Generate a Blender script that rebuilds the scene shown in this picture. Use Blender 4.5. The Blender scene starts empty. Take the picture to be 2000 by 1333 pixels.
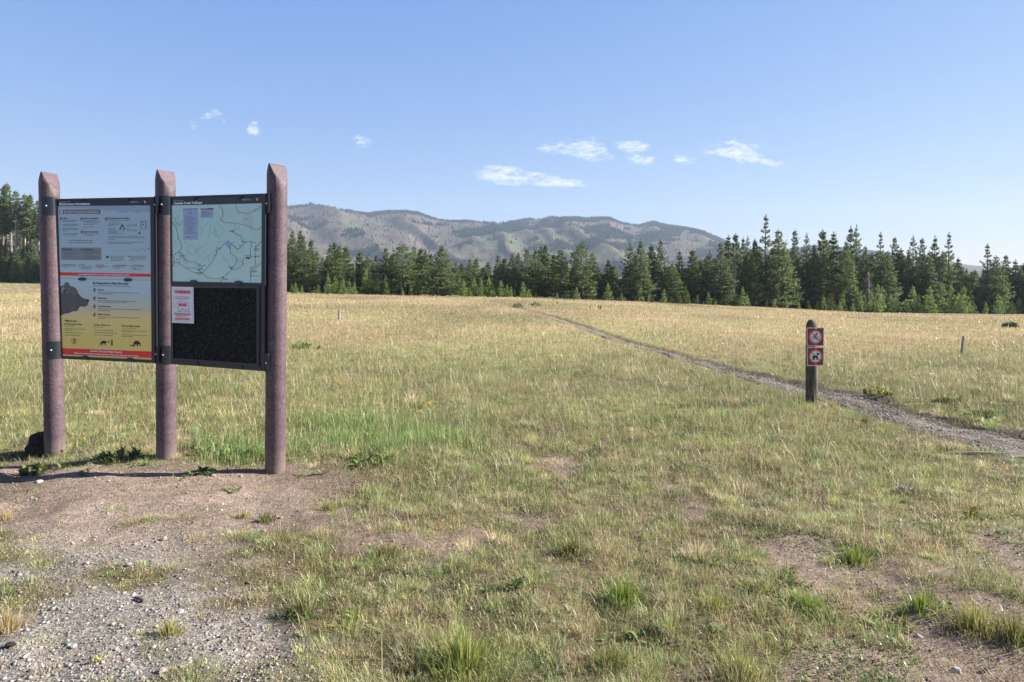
import bpy, bmesh, math, random
import numpy as np
from mathutils import Vector, Matrix
random.seed(7)
rng = np.random.default_rng(11)
sc = bpy.context.scene
COL = sc.collection
F, H0, CZ = 1360.0, 548.0, 1.65          # focal length in photo pixels, eye-level row, eye height
SUN_EL = math.radians(29.0)
SUN_AZ = math.radians(10.0)              # behind the camera's right-hand axis
SUN = Vector((math.cos(SUN_EL)*math.cos(SUN_AZ), math.cos(SUN_EL)*math.sin(SUN_AZ), math.sin(SUN_EL)))

# ---------------------------------------------------------------- noise
def _h(ix, iy, s):
    n = (ix.astype(np.int64)*374761393 + iy.astype(np.int64)*668265263 + s*1442695041) & 0xFFFFFFFF
    n = ((n ^ (n >> 13))*1274126177) & 0xFFFFFFFF
    n = ((n ^ (n >> 16))*2246822519) & 0xFFFFFFFF
    return ((n ^ (n >> 15)) & 0xFFFFFF)/float(0xFFFFFF)
def vn(x, y, s):
    x = np.asarray(x, float); y = np.asarray(y, float)
    xi = np.floor(x); yi = np.floor(y); fx = x-xi; fy = y-yi
    fx = fx*fx*(3-2*fx); fy = fy*fy*(3-2*fy)
    a = _h(xi, yi, s); b = _h(xi+1, yi, s); c = _h(xi, yi+1, s); d = _h(xi+1, yi+1, s)
    return (a*(1-fx)+b*fx)*(1-fy)+(c*(1-fx)+d*fx)*fy
def fbm(x, y, s, o=3):
    t = 0; a = 1; n = 0
    for k in range(o):
        t = t+a*vn(x*2**k, y*2**k, s+k*17); n += a; a *= .5
    return t/n
def sst(a, b, x):
    t = np.clip((np.asarray(x, float)-a)/(b-a), 0, 1)
    return t*t*(3-2*t)
def sig(x): return 1/(1+np.exp(-np.clip(x, -30, 30)))

# ---------------------------------------------------------------- terrain
_T = np.array([-1.2, -.73, -.32, 0, .18, .37, .51, .73, 1.2])
_D = np.array([150, 130, 74, 82, 87, 93, 98, 104, 112.])
_B = np.array([549, 552, 572, 580, 589, 601, 611, 615, 617.])
_ZB = CZ-(_B-H0)/F*_D
def baseD(t): return np.interp(t, _T, _D)
def G0(x, y):
    x = np.asarray(x, float); y = np.asarray(y, float)
    t = x/np.maximum(y, 3.)
    s = np.clip((y-8)/(np.interp(t, _T, _D)-8), 0, 1)
    return np.interp(t, _T, _ZB)*s**1.25
def unproj(px, py, it=12):
    px = np.asarray(px, float); py = np.asarray(py, float)
    y = np.full(px.shape, 10.) if px.shape else np.array(10.)
    tx = (px-1000)/F; tz = (H0-py)/F
    lo = np.full(px.shape, 1.5); hi = np.full(px.shape, 160.)
    for _ in range(40):
        m = (lo+hi)/2
        above = CZ+m*tz > G0(m*tx, m)
        lo = np.where(above, m, lo); hi = np.where(above, hi, m)
    m = (lo+hi)/2
    return m*tx, m
def topx(x, y, z=None):
    z = G0(x, y) if z is None else z
    yy = np.maximum(y, .8)
    return 1000+F*x/yy, H0+F*(CZ-z)/yy
# the trail: (column, far edge row, near edge row)
TR = np.array([(2260,930,1010),(2120,884,946),(2000,850,905),(1900,820,880),(1800,797,850),(1700,776,812),(1630,759,790),(1580,749,773),(1500,734,752),
      (1400,711,723),(1300,683,694),(1250,671,680),(1190,655,662),(1150,640,646),(1100,624,629),(1060,612,616),(1010,599.5,602),(985,595,597)], float)
_fx, _fy = unproj(TR[:,0], TR[:,1]); _nx, _ny = unproj(TR[:,0], TR[:,2])
_cx, _cy = (_fx+_nx)/2, (_fy+_ny)/2
_k = np.linspace(0, len(TR)-1, 500); _kk = np.arange(len(TR))
def _sm(v):
    w = np.interp(_k, _kk, v)
    ker = np.hanning(41); ker /= ker.sum()
    p = np.concatenate([np.full(20, w[0])+(w[0]-w[20:0:-1]), w, np.full(20, w[-1])+(w[-1]-w[-2:-22:-1])])
    return np.convolve(p, ker, 'valid')
PCX, PCY = _sm(_cx), _sm(_cy)
_tx, _ty = np.gradient(PCX), np.gradient(PCY); _l = np.hypot(_tx, _ty); _tx /= _l; _ty /= _l
PNX, PNY = -_ty, _tx                                  # normal
_w = np.abs((_fx-_nx)*np.interp(_kk, _k, PNX)+(_fy-_ny)*np.interp(_kk, _k, PNY))/2
PHW = np.clip(_sm(_w), .26, .48)
def trail(x, y):
    """signed distance to the trail's edge over its half width: <1 inside (sampled)"""
    x = np.asarray(x, float); y = np.asarray(y, float)
    out = np.full(x.shape, 99.)
    m = (y > 4) & (y < 90) & (x > -3) & (x < 9)
    idx = np.nonzero(m)[0]
    for c in range(0, len(idx), 20000):
        i = idx[c:c+20000]
        d = (x[i,None]-PCX[None])**2+(y[i,None]-PCY[None])**2
        j = d.argmin(1)
        out[i] = np.sqrt(d[np.arange(len(i)), j])/PHW[j]
    return out
def micro(x, y):
    """small bumps of the ground near the viewer"""
    a = (fbm(x*1.1, y*1.1, 3, 2)-.5)*.12+(fbm(x*4.5, y*4.5, 5, 3)-.5)*.06
    return a*np.clip(1.3-np.asarray(y)/40., 0.15, 1)
def bare_zone(x, y, px, py):
    """(trampled dirt, gravel) of the lay-by corner at the lower left"""
    n = fbm(x*1.6, y*1.6, 21, 3)-.5
    b = np.interp(py, [880, 905, 960, 1000, 1060, 1120, 1200, 1270, 1340, 1500], [600, 700, 655, 590, 560, 545, 545, 590, 690, 740])
    d = sig((b-px+n*150)/22)*sig((py-902-np.clip(px-330, 0, 400)*.04+n*22)/6)
    g = sig((py-1075+n*120)/28)*sig((400+(py-1100)*1.15-px+n*190)/45)
    return d, g
def cover(x, y, px, py):
    d, g = bare_zone(x, y, px, py)
    n1 = fbm(x*2.3, y*2.3, 31, 3); n2 = fbm(x*.9+7, y*.9, 37, 2)
    nn = n1*.65+n2*.35
    thr = np.interp(py, [560, 700, 820, 900, 1000, 1150, 1333], [.1, .12, .2, .29, .34, .37, .40])
    thr = thr+.05*sst(1250, 1700, px)*sst(1000, 1150, py)
    c = sst(thr-.06, thr+.07, nn)
    st = fbm(x*1.5+y*.3, y*3.6, 43, 3)
    dt = (sst(.46, .62, st)*.50*(1-.4*sst(1150, 1300, py))+.07)*sst(985, 1060, py)+(sst(.52, .66, st)*.36+.03)*sst(925, 990, py)
    c = c*(1-d)+dt*d
    c = c+.6*np.exp(-((px-800)/150.)**2-((py-1015)/50.)**2)
    return np.clip(c, 0, 1), d, g
def lush(x, y, px, py):
    n = fbm(x*1.7, y*1.7, 51, 2)-.5
    n3 = fbm(x*5, y*5, 57, 2)
    m = np.exp(-(((px+n*220-745)/(245.))**2+((py+n*90-848)/46.)**2)**1.1)
    m2 = .9*np.exp(-(((px+n*120-450)/120.)**2+((py+n*50-874)/22.)**2)**1.2)
    return np.maximum(m, m2)*np.clip(.35+1.1*n3, 0, 1)

# ---------------------------------------------------------------- object helpers
def tag(o, label=None, cat=None, group=None, kind=None):
    if label: o['label'] = label
    if cat: o['category'] = cat
    if group: o['group'] = group
    if kind: o['kind'] = kind
    return o
def empty(name, loc, rz=0.):
    o = bpy.data.objects.new(name, None); COL.objects.link(o)
    o.location = loc; o.rotation_euler = (0, 0, rz); o.empty_display_size = .2
    return o
def link(name, me, mats, parent=None):
    o = bpy.data.objects.new(name, me); COL.objects.link(o)
    for m in (mats if isinstance(mats, (list, tuple)) else [mats]):
        if not len(me.materials) or m.name not in [q.name for q in me.materials if q]: me.materials.append(m)
    if parent is not None: o.parent = parent
    return o
def mesh(name, v, f, col=None, smooth=False):
    me = bpy.data.meshes.new(name)
    me.from_pydata([tuple(p) for p in v], [], f)
    if col is not None:
        a = me.color_attributes.new('col', 'FLOAT_COLOR', 'POINT')
        c = np.ones((len(v), 4), np.float32); c[:, :3] = col
        a.data.foreach_set('color', c.ravel())
    if smooth: me.polygons.foreach_set('use_smooth', [True]*len(me.polygons))
    me.update()
    return me
def npmesh(name, v, loops, starts, totals, col=None, smooth=False, alpha=None):
    me = bpy.data.meshes.new(name)
    v = np.ascontiguousarray(v, np.float32)
    me.vertices.add(len(v)); me.vertices.foreach_set('co', v.ravel())
    me.loops.add(len(loops)); me.loops.foreach_set('vertex_index', np.ascontiguousarray(loops, np.int32))
    me.polygons.add(len(starts)); me.polygons.foreach_set('loop_start', np.ascontiguousarray(starts, np.int32))
    if col is not None:
        a = me.color_attributes.new('col', 'FLOAT_COLOR', 'POINT')
        c = np.ones((len(v), 4), np.float32); c[:, :3] = col
        if alpha is not None: c[:, 3] = alpha
        a.data.foreach_set('color', c.ravel())
    if smooth: me.polygons.foreach_set('use_smooth', np.ones(len(starts), bool))
    me.update(calc_edges=True)
    return me
def tube(pts, rads, n=8, cap=True):
    """verts, faces of a tapering tube through points"""
    v = []; f = []
    P = [Vector(p) for p in pts]
    for i, p in enumerate(P):
        d = (P[min(i+1, len(P)-1)]-P[max(i-1, 0)]).normalized()
        a = Vector((0, 0, 1)) if abs(d.z) < .9 else Vector((1, 0, 0))
        u = d.cross(a).normalized(); w = d.cross(u)
        for k in range(n):
            t = 2*math.pi*k/n
            v.append(p+(u*math.cos(t)+w*math.sin(t))*rads[i])
    for i in range(len(P)-1):
        for k in range(n):
            a, b = i*n+k, i*n+(k+1) % n
            f.append((a, b, b+n, a+n))
    if cap:
        f.append(tuple(range(n))[::-1]); f.append(tuple(range((len(P)-1)*n, len(P)*n)))
    return v, f
class MB:
    def __init__(s): s.v = []; s.f = []; s.c = []
    def add(s, v, f, c=None):
        o = len(s.v); s.v += [tuple(p) for p in v]; s.f += [tuple(i+o for i in q) for q in f]
        s.c += [c if c is not None else (.5, .5, .5)]*len(v)
    def build(s, name, mat, parent=None, smooth=False, col=False):
        return link(name, mesh(name, s.v, s.f, np.array(s.c, np.float32) if col else None, smooth), mat, parent)

# ---------------------------------------------------------------- materials
def nodemat(name):
    m = bpy.data.materials.new(name); m.use_nodes = True
    nt = m.node_tree; b = nt.nodes['Principled BSDF']
    return m, nt, b
def N(nt, t, **k):
    n = nt.nodes.new(t)
    for a, v in k.items(): setattr(n, a, v)
    return n
def ramp(nt, stops, fac):
    r = N(nt, 'ShaderNodeValToRGB'); e = r.color_ramp.elements
    while len(e) < len(stops): e.new(.5)
    for q, (p, c) in zip(e, stops):
        q.position = p; q.color = (*c, 1)
    nt.links.new(fac, r.inputs[0]); return r
def noise(nt, scale, detail=4, rough=.6, vec=None, mapping=None):
    tc = N(nt, 'ShaderNodeTexCoord'); n = N(nt, 'ShaderNodeTexNoise')
    n.inputs['Scale'].default_value = scale; n.inputs['Detail'].default_value = detail; n.inputs['Roughness'].default_value = rough
    src = tc.outputs['Object']
    if mapping:
        mp = N(nt, 'ShaderNodeMapping'); mp.inputs['Scale'].default_value = mapping
        nt.links.new(src, mp.inputs[0]); src = mp.outputs[0]
    nt.links.new(src, n.inputs['Vector']); return n
def plain(name, c, rough=.6, var=.15, scale=30, metal=0., bump=0., spec=.4, mapping=None, detail=4):
    m, nt, b = nodemat(name)
    n = noise(nt, scale, detail, .65, mapping=mapping)
    r = ramp(nt, [(.25, tuple(q*(1-var) for q in c)), (.75, tuple(min(1, q*(1+var)) for q in c))], n.outputs['Fac'])
    nt.links.new(r.outputs[0], b.inputs['Base Color'])
    b.inputs['Roughness'].default_value = rough; b.inputs['Metallic'].default_value = metal
    b.inputs['Specular IOR Level'].default_value = spec
    if bump:
        bp = N(nt, 'ShaderNodeBump'); bp.inputs['Strength'].default_value = bump; bp.inputs['Distance'].default_value = .01
        nt.links.new(n.outputs['Fac'], bp.inputs['Height']); nt.links.new(bp.outputs[0], b.inputs['Normal'])
    return m
def attrmat(name, rough=.7, transl=0., spec=.2, nscale=None, nvar=.2):
    m, nt, b = nodemat(name)
    a = N(nt, 'ShaderNodeAttribute', attribute_name='col')
    c = a.outputs['Color']
    if nscale:
        n = noise(nt, nscale, 3)
        r = ramp(nt, [(.3, (1-nvar,)*3), (.7, (1+nvar,)*3)], n.outputs['Fac'])
        mx = N(nt, 'ShaderNodeMix', data_type='RGBA', blend_type='MULTIPLY'); mx.inputs['Factor'].default_value = 1
        nt.links.new(c, mx.inputs['A']); nt.links.new(r.outputs[0], mx.inputs['B']); c = mx.outputs['Result']
    nt.links.new(c, b.inputs['Base Color'])
    b.inputs['Roughness'].default_value = rough; b.inputs['Specular IOR Level'].default_value = spec
    if transl:
        t = N(nt, 'ShaderNodeBsdfTranslucent'); nt.links.new(c, t.inputs['Color'])
        x = N(nt, 'ShaderNodeMixShader'); x.inputs[0].default_value = transl
        nt.links.new(b.outputs[0], x.inputs[1]); nt.links.new(t.outputs[0], x.inputs[2])
        nt.links.new(x.outputs[0], nt.nodes['Material Output'].inputs['Surface'])
    return m
M = {}
M['grass'] = attrmat('grass_blades', .40, .36, .45)
M['leaf'] = attrmat('broad_leaves', .75, .3, .15, 60, .25)
M['needle'] = attrmat('pine_needles', .6, .42, .2)
M['petal'] = plain('yellow_petals', (.90, .60, .01), .6, .1)
M['violet'] = plain('violet_petals', (.30, .16, .50), .6, .1)
M['stem'] = plain('flower_stem', (.22, .30, .08), .6, .1)
M['bark'] = plain('pine_bark', (.15, .115, .09), .9, .35, 6, bump=.6, mapping=(1, 1, .25))
M['palebark'] = plain('lodgepole_bark', (.22, .16, .125), .9, .35, 5, bump=.4, mapping=(1, 1, .3))
M['deadwood'] = plain('grey_deadwood', (.36, .32, .30), .9, .25, 5)
M['print'] = attrmat('printed_sheet', .42, 0, .35)
M['frame'] = plain('powder_coated_frame', (.012, .017, .024), .38, .2, 60, spec=.5)
def mottled():
    m, nt, b = nodemat('black_pin_board'); n = noise(nt, 48, 5, .75)
    r = ramp(nt, [(.38, (.003, .0035, .0035)), (.52, (.008, .009, .009)), (.60, (.030, .032, .031)), (.7, (.045, .047, .046))], n.outputs['Fac'])
    nt.links.new(r.outputs[0], b.inputs['Base Color']); b.inputs['Roughness'].default_value = .8; b.inputs['Specular IOR Level'].default_value = .25
    return m
M['rubber'] = mottled()
M['bolt'] = plain('zinc_bolt', (.75, .75, .76), .35, .05, 20, metal=.6)
M['rust_needle'] = plain('rust_red_needles', (.46, .17, .09), .8, .3, 8)
HAZE, AIR, DUST, OZONE, SKY_STR, SUN_E, EXPO = 1.85e-4, 1.0, .6, 1.2, .10, 5.0, 1.4
DENOISE = True
CLOUD = (3.9, 4.1, 4.4)
# ---------------------------------------------------------------- more materials
def post_material():
    m, nt, b = nodemat('mauve_brown_post')
    n1 = noise(nt, 9, 3, .6); n2 = noise(nt, 62, 6, .8); n3 = noise(nt, 3, 5, .65, mapping=(1, 1, 3))
    r = ramp(nt, [(.34, (.060, .038, .047)), (.5, (.108, .072, .084)), (.66, (.185, .132, .147))], n2.outputs['Fac'])
    r3 = ramp(nt, [(.3, (.72, .72, .76)), (.62, (1.12, 1.10, 1.08))], n3.outputs['Fac'])
    mx = N(nt, 'ShaderNodeMix', data_type='RGBA', blend_type='MULTIPLY'); mx.inputs['Factor'].default_value = 1
    nt.links.new(r.outputs[0], mx.inputs['A']); nt.links.new(r3.outputs[0], mx.inputs['B'])
    # soil splashed on the foot, worn pale scuffs
    tc = N(nt, 'ShaderNodeTexCoord'); sz = N(nt, 'ShaderNodeSeparateXYZ'); nt.links.new(tc.outputs['Object'], sz.inputs[0])
    ad = N(nt, 'ShaderNodeMath', operation='MULTIPLY_ADD'); nt.links.new(n1.outputs['Fac'], ad.inputs[0]); ad.inputs[1].default_value = -.35; nt.links.new(sz.outputs['Z'], ad.inputs[2])
    mr = N(nt, 'ShaderNodeMapRange'); nt.links.new(ad.outputs[0], mr.inputs['Value']); mr.inputs['From Min'].default_value = -.17; mr.inputs['From Max'].default_value = .03; mr.inputs['To Min'].default_value = .75; mr.inputs['To Max'].default_value = 0
    m2 = N(nt, 'ShaderNodeMix', data_type='RGBA'); nt.links.new(mr.outputs[0], m2.inputs['Factor']); nt.links.new(mx.outputs['Result'], m2.inputs['A']); m2.inputs['B'].default_value = (.20, .155, .125, 1)
    n4 = noise(nt, 5, 7, .75, mapping=(1, 1, .45)); r4 = ramp(nt, [(.62, (0, 0, 0)), (.74, (.45, .45, .45))], n4.outputs['Fac'])
    m3 = N(nt, 'ShaderNodeMix', data_type='RGBA'); nt.links.new(r4.outputs[0], m3.inputs['Factor']); nt.links.new(m2.outputs['Result'], m3.inputs['A']); m3.inputs['B'].default_value = (.30, .24, .25, 1)
    nt.links.new(m3.outputs['Result'], b.inputs['Base Color'])
    b.inputs['Roughness'].default_value = .55; b.inputs['Specular IOR Level'].default_value = .35
    bp = N(nt, 'ShaderNodeBump'); bp.inputs['Strength'].default_value = .5; bp.inputs['Distance'].default_value = .004
    nt.links.new(n2.outputs['Fac'], bp.inputs['Height']); nt.links.new(bp.outputs[0], b.inputs['Normal'])
    return m
M['post'] = post_material()
def wood_material():
    m, nt, b = nodemat('weathered_grey_timber')
    n1 = noise(nt, 14, 6, .7, mapping=(3, 3, .18)); n2 = noise(nt, 5, 4, .6)
    r = ramp(nt, [(.3, (.026, .020, .016)), (.5, (.098, .078, .060)), (.72, (.24, .205, .165))], n1.outputs['Fac'])
    r2 = ramp(nt, [(.3, (.6, .6, .62)), (.65, (1.15, 1.12, 1.1))], n2.outputs['Fac'])
    mx = N(nt, 'ShaderNodeMix', data_type='RGBA', blend_type='MULTIPLY'); mx.inputs['Factor'].default_value = 1
    nt.links.new(r.outputs[0], mx.inputs['A']); nt.links.new(r2.outputs[0], mx.inputs['B'])
    nt.links.new(mx.outputs['Result'], b.inputs['Base Color']); b.inputs['Roughness'].default_value = .9
    bp = N(nt, 'ShaderNodeBump'); bp.inputs['Strength'].default_value = .7; bp.inputs['Distance'].default_value = .008
    nt.links.new(n1.outputs['Fac'], bp.inputs['Height']); nt.links.new(bp.outputs[0], b.inputs['Normal'])
    return m
M['timber'] = wood_material()
def ground_material(name, fine=True):
    m, nt, b = nodemat(name)
    a = N(nt, 'ShaderNodeAttribute', attribute_name='col')
    c = a.outputs['Color']
    for sc_, lo, hi, det in ((70, .55, 1.4, 3), (16, .72, 1.26, 4), (2.2, .86, 1.13, 4)):
        n = noise(nt, sc_, det, .65)
        r = ramp(nt, [(.3, (lo,)*3), (.7, (hi,)*3)], n.outputs['Fac'])
        mx = N(nt, 'ShaderNodeMix', data_type='RGBA', blend_type='MULTIPLY'); mx.inputs['Factor'].default_value = 1
        nt.links.new(c, mx.inputs['A']); nt.links.new(r.outputs[0], mx.inputs['B']); c = mx.outputs['Result']
    nt.links.new(c, b.inputs['Base Color']); b.inputs['Roughness'].default_value = .95; b.inputs['Specular IOR Level'].default_value = .1
    tc = N(nt, 'ShaderNodeTexCoord'); vo = []
    for vs_ in (70, 150):
        v = N(nt, 'ShaderNodeTexVoronoi'); v.inputs['Scale'].default_value = vs_; nt.links.new(tc.outputs['Object'], v.inputs['Vector'])
        bw = N(nt, 'ShaderNodeRGBToBW'); nt.links.new(v.outputs['Color'], bw.inputs[0])
        r = ramp(nt, [(.2, (.66, .66, .67)), (.5, (.98, .97, .96)), (.85, (1.32, 1.30, 1.27))], bw.outputs[0])
        mx = N(nt, 'ShaderNodeMix', data_type='RGBA', blend_type='MULTIPLY'); nt.links.new(a.outputs['Alpha'], mx.inputs['Factor'])
        nt.links.new(c, mx.inputs['A']); nt.links.new(r.outputs[0], mx.inputs['B']); c = mx.outputs['Result']
    nt.links.new(c, b.inputs['Base Color'])
    n = noise(nt, 55, 5, .7); bp = N(nt, 'ShaderNodeBump'); bp.inputs['Strength'].default_value = .9; bp.inputs['Distance'].default_value = .02
    nt.links.new(n.outputs['Fac'], bp.inputs['Height']); nt.links.new(bp.outputs[0], b.inputs['Normal'])
    return m
M['ground'] = ground_material('meadow_soil')
M['trail'] = ground_material('trail_grit')
M['stone'] = attrmat('loose_stones', .85, 0, .25, 90, .25)
M['rock'] = plain('dark_lava_rock', (.035, .028, .025), .95, .6, 14, bump=.8)
M['palerock'] = plain('pale_stone', (.42, .40, .38), .9, .2, 30, bump=.5)
M['tanrock'] = plain('tan_stone', (.36, .29, .25), .9, .25, 30, bump=.5)

# ---------------------------------------------------------------- ground sheet
DIRT = np.array((.320, .243, .196)); DIRTD = np.array((.155, .115, .092)); GRAV = np.array((.33, .305, .285))
THATCH = np.array((.175, .140, .085)); FAR = np.array((.42, .325, .195)); FARG = np.array((.29, .29, .13)); ROSE = np.array((.39, .28, .195))
def lerp(a, b, t): return a+(b-a)*np.asarray(t)[:, None]
def ground_colour(x, y):
    px, py = topx(x, y)
    c, d, g = cover(x, y, px, py)
    th = lerp(np.tile(THATCH, (len(x), 1)), np.array((.23, .225, .11)), sst(5.5, 9, y)); th = lerp(th, FAR, sst(10, 24, y))
    n = fbm(x*.16, y*.10, 61, 3); n2 = fbm(x*.05+3, y*.07, 67, 3)
    th = lerp(th, FARG, sst(.50, .68, n)*.75)
    th = lerp(th, ROSE, sst(.52, .66, n2)*.7*sst(15, 40, y))
    th = th*(.62+.76*fbm(x*.16+4, y*.10, 119, 4))[:, None]
    th = lerp(th, np.array((.27, .33, .11)), sst(118, 128, y)*(x < -20))
    dirt = lerp(np.tile(DIRT, (len(x), 1)), DIRTD, sst(.45, .75, fbm(x*2.2, y*2.2, 71, 3))*.55)
    dirt = lerp(dirt, np.array((.38, .295, .25)), sst(.5, .75, fbm(x*1.1, y*2.4, 77, 3))*d*.8)
    dirt = lerp(dirt, GRAV, g)
    bare = 1-np.clip(c*1.1, 0, 1)
    col = lerp(th, dirt, np.clip(bare*sst(60, 14, y), 0, 1))
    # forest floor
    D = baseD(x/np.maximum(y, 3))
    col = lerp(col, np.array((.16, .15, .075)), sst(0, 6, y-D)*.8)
    return col, np.clip(.25+.75*g+.35*d*(1-g), 0, 1)*np.clip(bare+.1, 0, 1)*sst(40, 9, y)
def build_ground():
    nr, nc = 860, 640
    s = np.geomspace(1.0, 3100., nr); u = np.linspace(-1, 1, nc); u = np.sign(u)*np.abs(u)**1.15*1.45
    X = (s[:, None]+4)*u[None]; Y = np.repeat(s[:, None]-3.2, nc, 1)
    X = np.clip(X, -3300, 3300)
    x = X.ravel(); y = Y.ravel()
    z = G0(x, y)+micro(x, y)*(y < 60)
    r = trail(x, y)
    wob = (fbm(x*3, y*3, 81, 2)-.5)*.5
    ins = sst(1.30, .95, r+wob)
    z = z-.055*ins
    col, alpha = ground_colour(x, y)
    edge = sst(2.0, 1.15, r+wob*1.5)
    col = lerp(col, DIRTD*.9, edge*.6)
    i = np.arange((nr-1)*(nc-1)); a = (i//(nc-1))*nc+i % (nc-1)
    q = np.stack([a, a+1, a+1+nc, a+nc], 1)
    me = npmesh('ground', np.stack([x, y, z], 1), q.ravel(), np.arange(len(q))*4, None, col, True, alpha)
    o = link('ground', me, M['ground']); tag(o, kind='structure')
def gz(x, y):
    """height of the built ground at points near the camera"""
    x = np.atleast_1d(np.asarray(x, float)); y = np.atleast_1d(np.asarray(y, float))
    return G0(x, y)+micro(x, y)*(y < 60)
def gp(px, py):
    x, y = unproj(np.array(float(px)), np.array(float(py)))
    x, y = float(x), float(y)
    return Vector((x, y, float(gz(x, y)[0])))
build_ground()

def build_trail():
    n = 500; k = 15
    e = np.linspace(-1, 1, k)
    wobL = 1+(fbm(np.arange(n)*.11, np.zeros(n), 91, 3)-.5)*.5; wobR = 1+(fbm(np.arange(n)*.11, np.zeros(n)+9, 95, 3)-.5)*.5
    W = (PHW*np.interp(PCY, [9, 16], [1, .72]))[:, None]*np.where(e[None] < 0, wobL[:, None], wobR[:, None])*e[None]*1.02
    x = (PCX[:, None]+PNX[:, None]*W).ravel(); y = (PCY[:, None]+PNY[:, None]*W).ravel()
    ee = np.tile(e, n)
    z = gz(x, y)-.046+.012*(1-ee**2)-.02*(np.abs(ee) > .97)+(fbm(x*12, y*12, 97, 2)-.5)*.012
    c = lerp(np.tile(np.array((.25, .215, .188)), (len(x), 1)), np.array((.135, .112, .094)), sst(.4, .75, fbm(x*3, y*3, 99, 3)))
    c = lerp(c, DIRTD, np.abs(ee)**4*.7)
    c = lerp(c, np.array((.34, .275, .20)), sst(14, 30, y)*.7)
    i = np.arange((n-1)*(k-1)); a = (i//(k-1))*k+i % (k-1)
    q = np.stack([a, a+1, a+1+k, a+k], 1)
    me = npmesh('path', np.stack([x, y, z], 1), q.ravel(), np.arange(len(q))*4, None, c, True, np.full(len(x), .8))
    tag(link('path', me, M['trail']), kind='structure')
build_trail()

# ---------------------------------------------------------------- loose stones (stuff)
def ico(sub=1):
    bm = bmesh.new(); bmesh.ops.create_icosphere(bm, subdivisions=sub, radius=1)
    v = np.array([q.co[:] for q in bm.verts]); f = [tuple(w.index for w in q.verts) for q in bm.faces]
    bm.free(); return v, f
def scatter_stones():
    bv, bf = ico(1); bf = np.array(bf)
    P = []; S = []; C = []
    # lay-by gravel and crumbs of soil, then trail grit
    n = 330000
    y = rng.uniform(2.3, 8.0, n); x = rng.uniform(-1.05, 1.05, n)*y
    px, py = topx(x, y); c, d, g = cover(x, y, px, py)
    pr = np.clip(.34*g+.10*d+.16*(1-c)*(1-d), 0, 1)*np.clip(3.0/y, .2, 1)**1.5
    keep = rng.random(n) < pr
    x, y, g = x[keep], y[keep], g[keep]
    s = rng.lognormal(math.log(.0034), .46, len(x))*(.78+.35*g)
    s = np.clip(s*np.clip(y/4.0, .9, 1.6), .002, .012)
    P.append(np.stack([x, y, gz(x, y)+s*.25], 1)); S.append(s)
    base = np.array([(.30, .28, .265), (.19, .18, .175), (.42, .40, .38), (.32, .25, .21), (.10, .096, .095), (.36, .29, .24)])
    pick = rng.choice(6, len(x), p=[.3, .18, .2, .14, .08, .1])
    w = (.45+.55*g)[:, None]
    C.append((base[pick]*w+DIRT*(1-w))*rng.uniform(.75, 1.25, (len(x), 1)))
    n = 52000
    k = rng.integers(0, 300, n); k = (k*rng.random(n)**.4).astype(int)
    e = np.clip(rng.normal(0, .5, n), -1.15, 1.15)
    x = PCX[k]+PNX[k]*PHW[k]*e+rng.normal(0, .03, n); y = PCY[k]+PNY[k]*PHW[k]*e+rng.normal(0, .03, n)
    s = np.clip(rng.lognormal(math.log(.0048), .45, n)*np.clip(y/8, .9, 1.7), .003, .016)
    P.append(np.stack([x, y, gz(x, y)-.040+s*.2], 1)); S.append(s)
    b2 = np.array([(.24, .212, .188), (.12, .105, .094), (.40, .365, .325)])
    C.append(b2[rng.choice(3, n, p=[.5, .3, .2])]*rng.uniform(.8, 1.2, (n, 1)))
    P = np.concatenate(P); S = np.concatenate(S); C = np.concatenate(C); n = len(P)
    a = rng.uniform(0, 6.283, n); sx = rng.uniform(.7, 1.5, (n, 1)); sz = rng.uniform(.4, .8, (n, 1))
    V = bv[None]*(1+rng.uniform(-.28, .28, (n, len(bv), 1)))
    V = V*np.concatenate([sx, np.ones((n, 1)), sz], 1)[:, None]*S[:, None, None]
    ca, sa = np.cos(a)[:, None], np.sin(a)[:, None]
    V = np.stack([V[..., 0]*ca-V[..., 1]*sa, V[..., 0]*sa+V[..., 1]*ca, V[..., 2]], -1)+P[:, None]
    m = len(bv); L = (bf[None]+np.arange(n)[:, None, None]*m).reshape(-1)
    me = npmesh('gravel', V.reshape(-1, 3), L, np.arange(n*len(bf))*3, None, np.repeat(C, m, 0))
    tag(link('gravel', me, M['stone']), 'loose grey and tan gravel strewn over the bare dirt and the trail', 'gravel', kind='stuff')
scatter_stones()

# ---------------------------------------------------------------- grass (stuff)
PAL = np.array([(.60, .465, .315), (.47, .335, .21), (.45, .45, .19), (.29, .36, .12), (.145, .21, .065), (.31, .18, .09), (.40, .42, .26)])
def blades(x, y, z, L, w, ang, lean, col, face=None):
    n = len(x)
    if face is None: face = ang+rng.normal(0, 1.0, n)+math.pi/2
    B = np.stack([x, y, z-.004], 1)
    d = np.stack([np.cos(ang), np.sin(ang), np.zeros(n)], 1); p = np.stack([np.cos(face), np.sin(face), np.zeros(n)], 1)*w[:, None]*.5
    up = np.array((0, 0, 1.))
    mid = B+(up*np.cos(lean*.55)[:, None]+d*np.sin(lean*.55)[:, None])*(L*.55)[:, None]
    tip = mid+(up*np.cos(lean*1.25)[:, None]+d*np.sin(lean*1.25)[:, None])*(L*.45)[:, None]
    V = np.stack([B-p, B+p, mid+p*.75, mid-p*.75, tip], 1).reshape(-1, 3)
    i = np.arange(n)[:, None]*5
    L_ = np.concatenate([i+np.array([0, 1, 2, 3]), i+np.array([3, 2, 4])], 1).ravel()
    st = (np.arange(n)[:, None]*7+np.array([0, 4])).ravel()
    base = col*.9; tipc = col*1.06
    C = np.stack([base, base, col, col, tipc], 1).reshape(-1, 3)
    return V, L_, st, C
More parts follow.
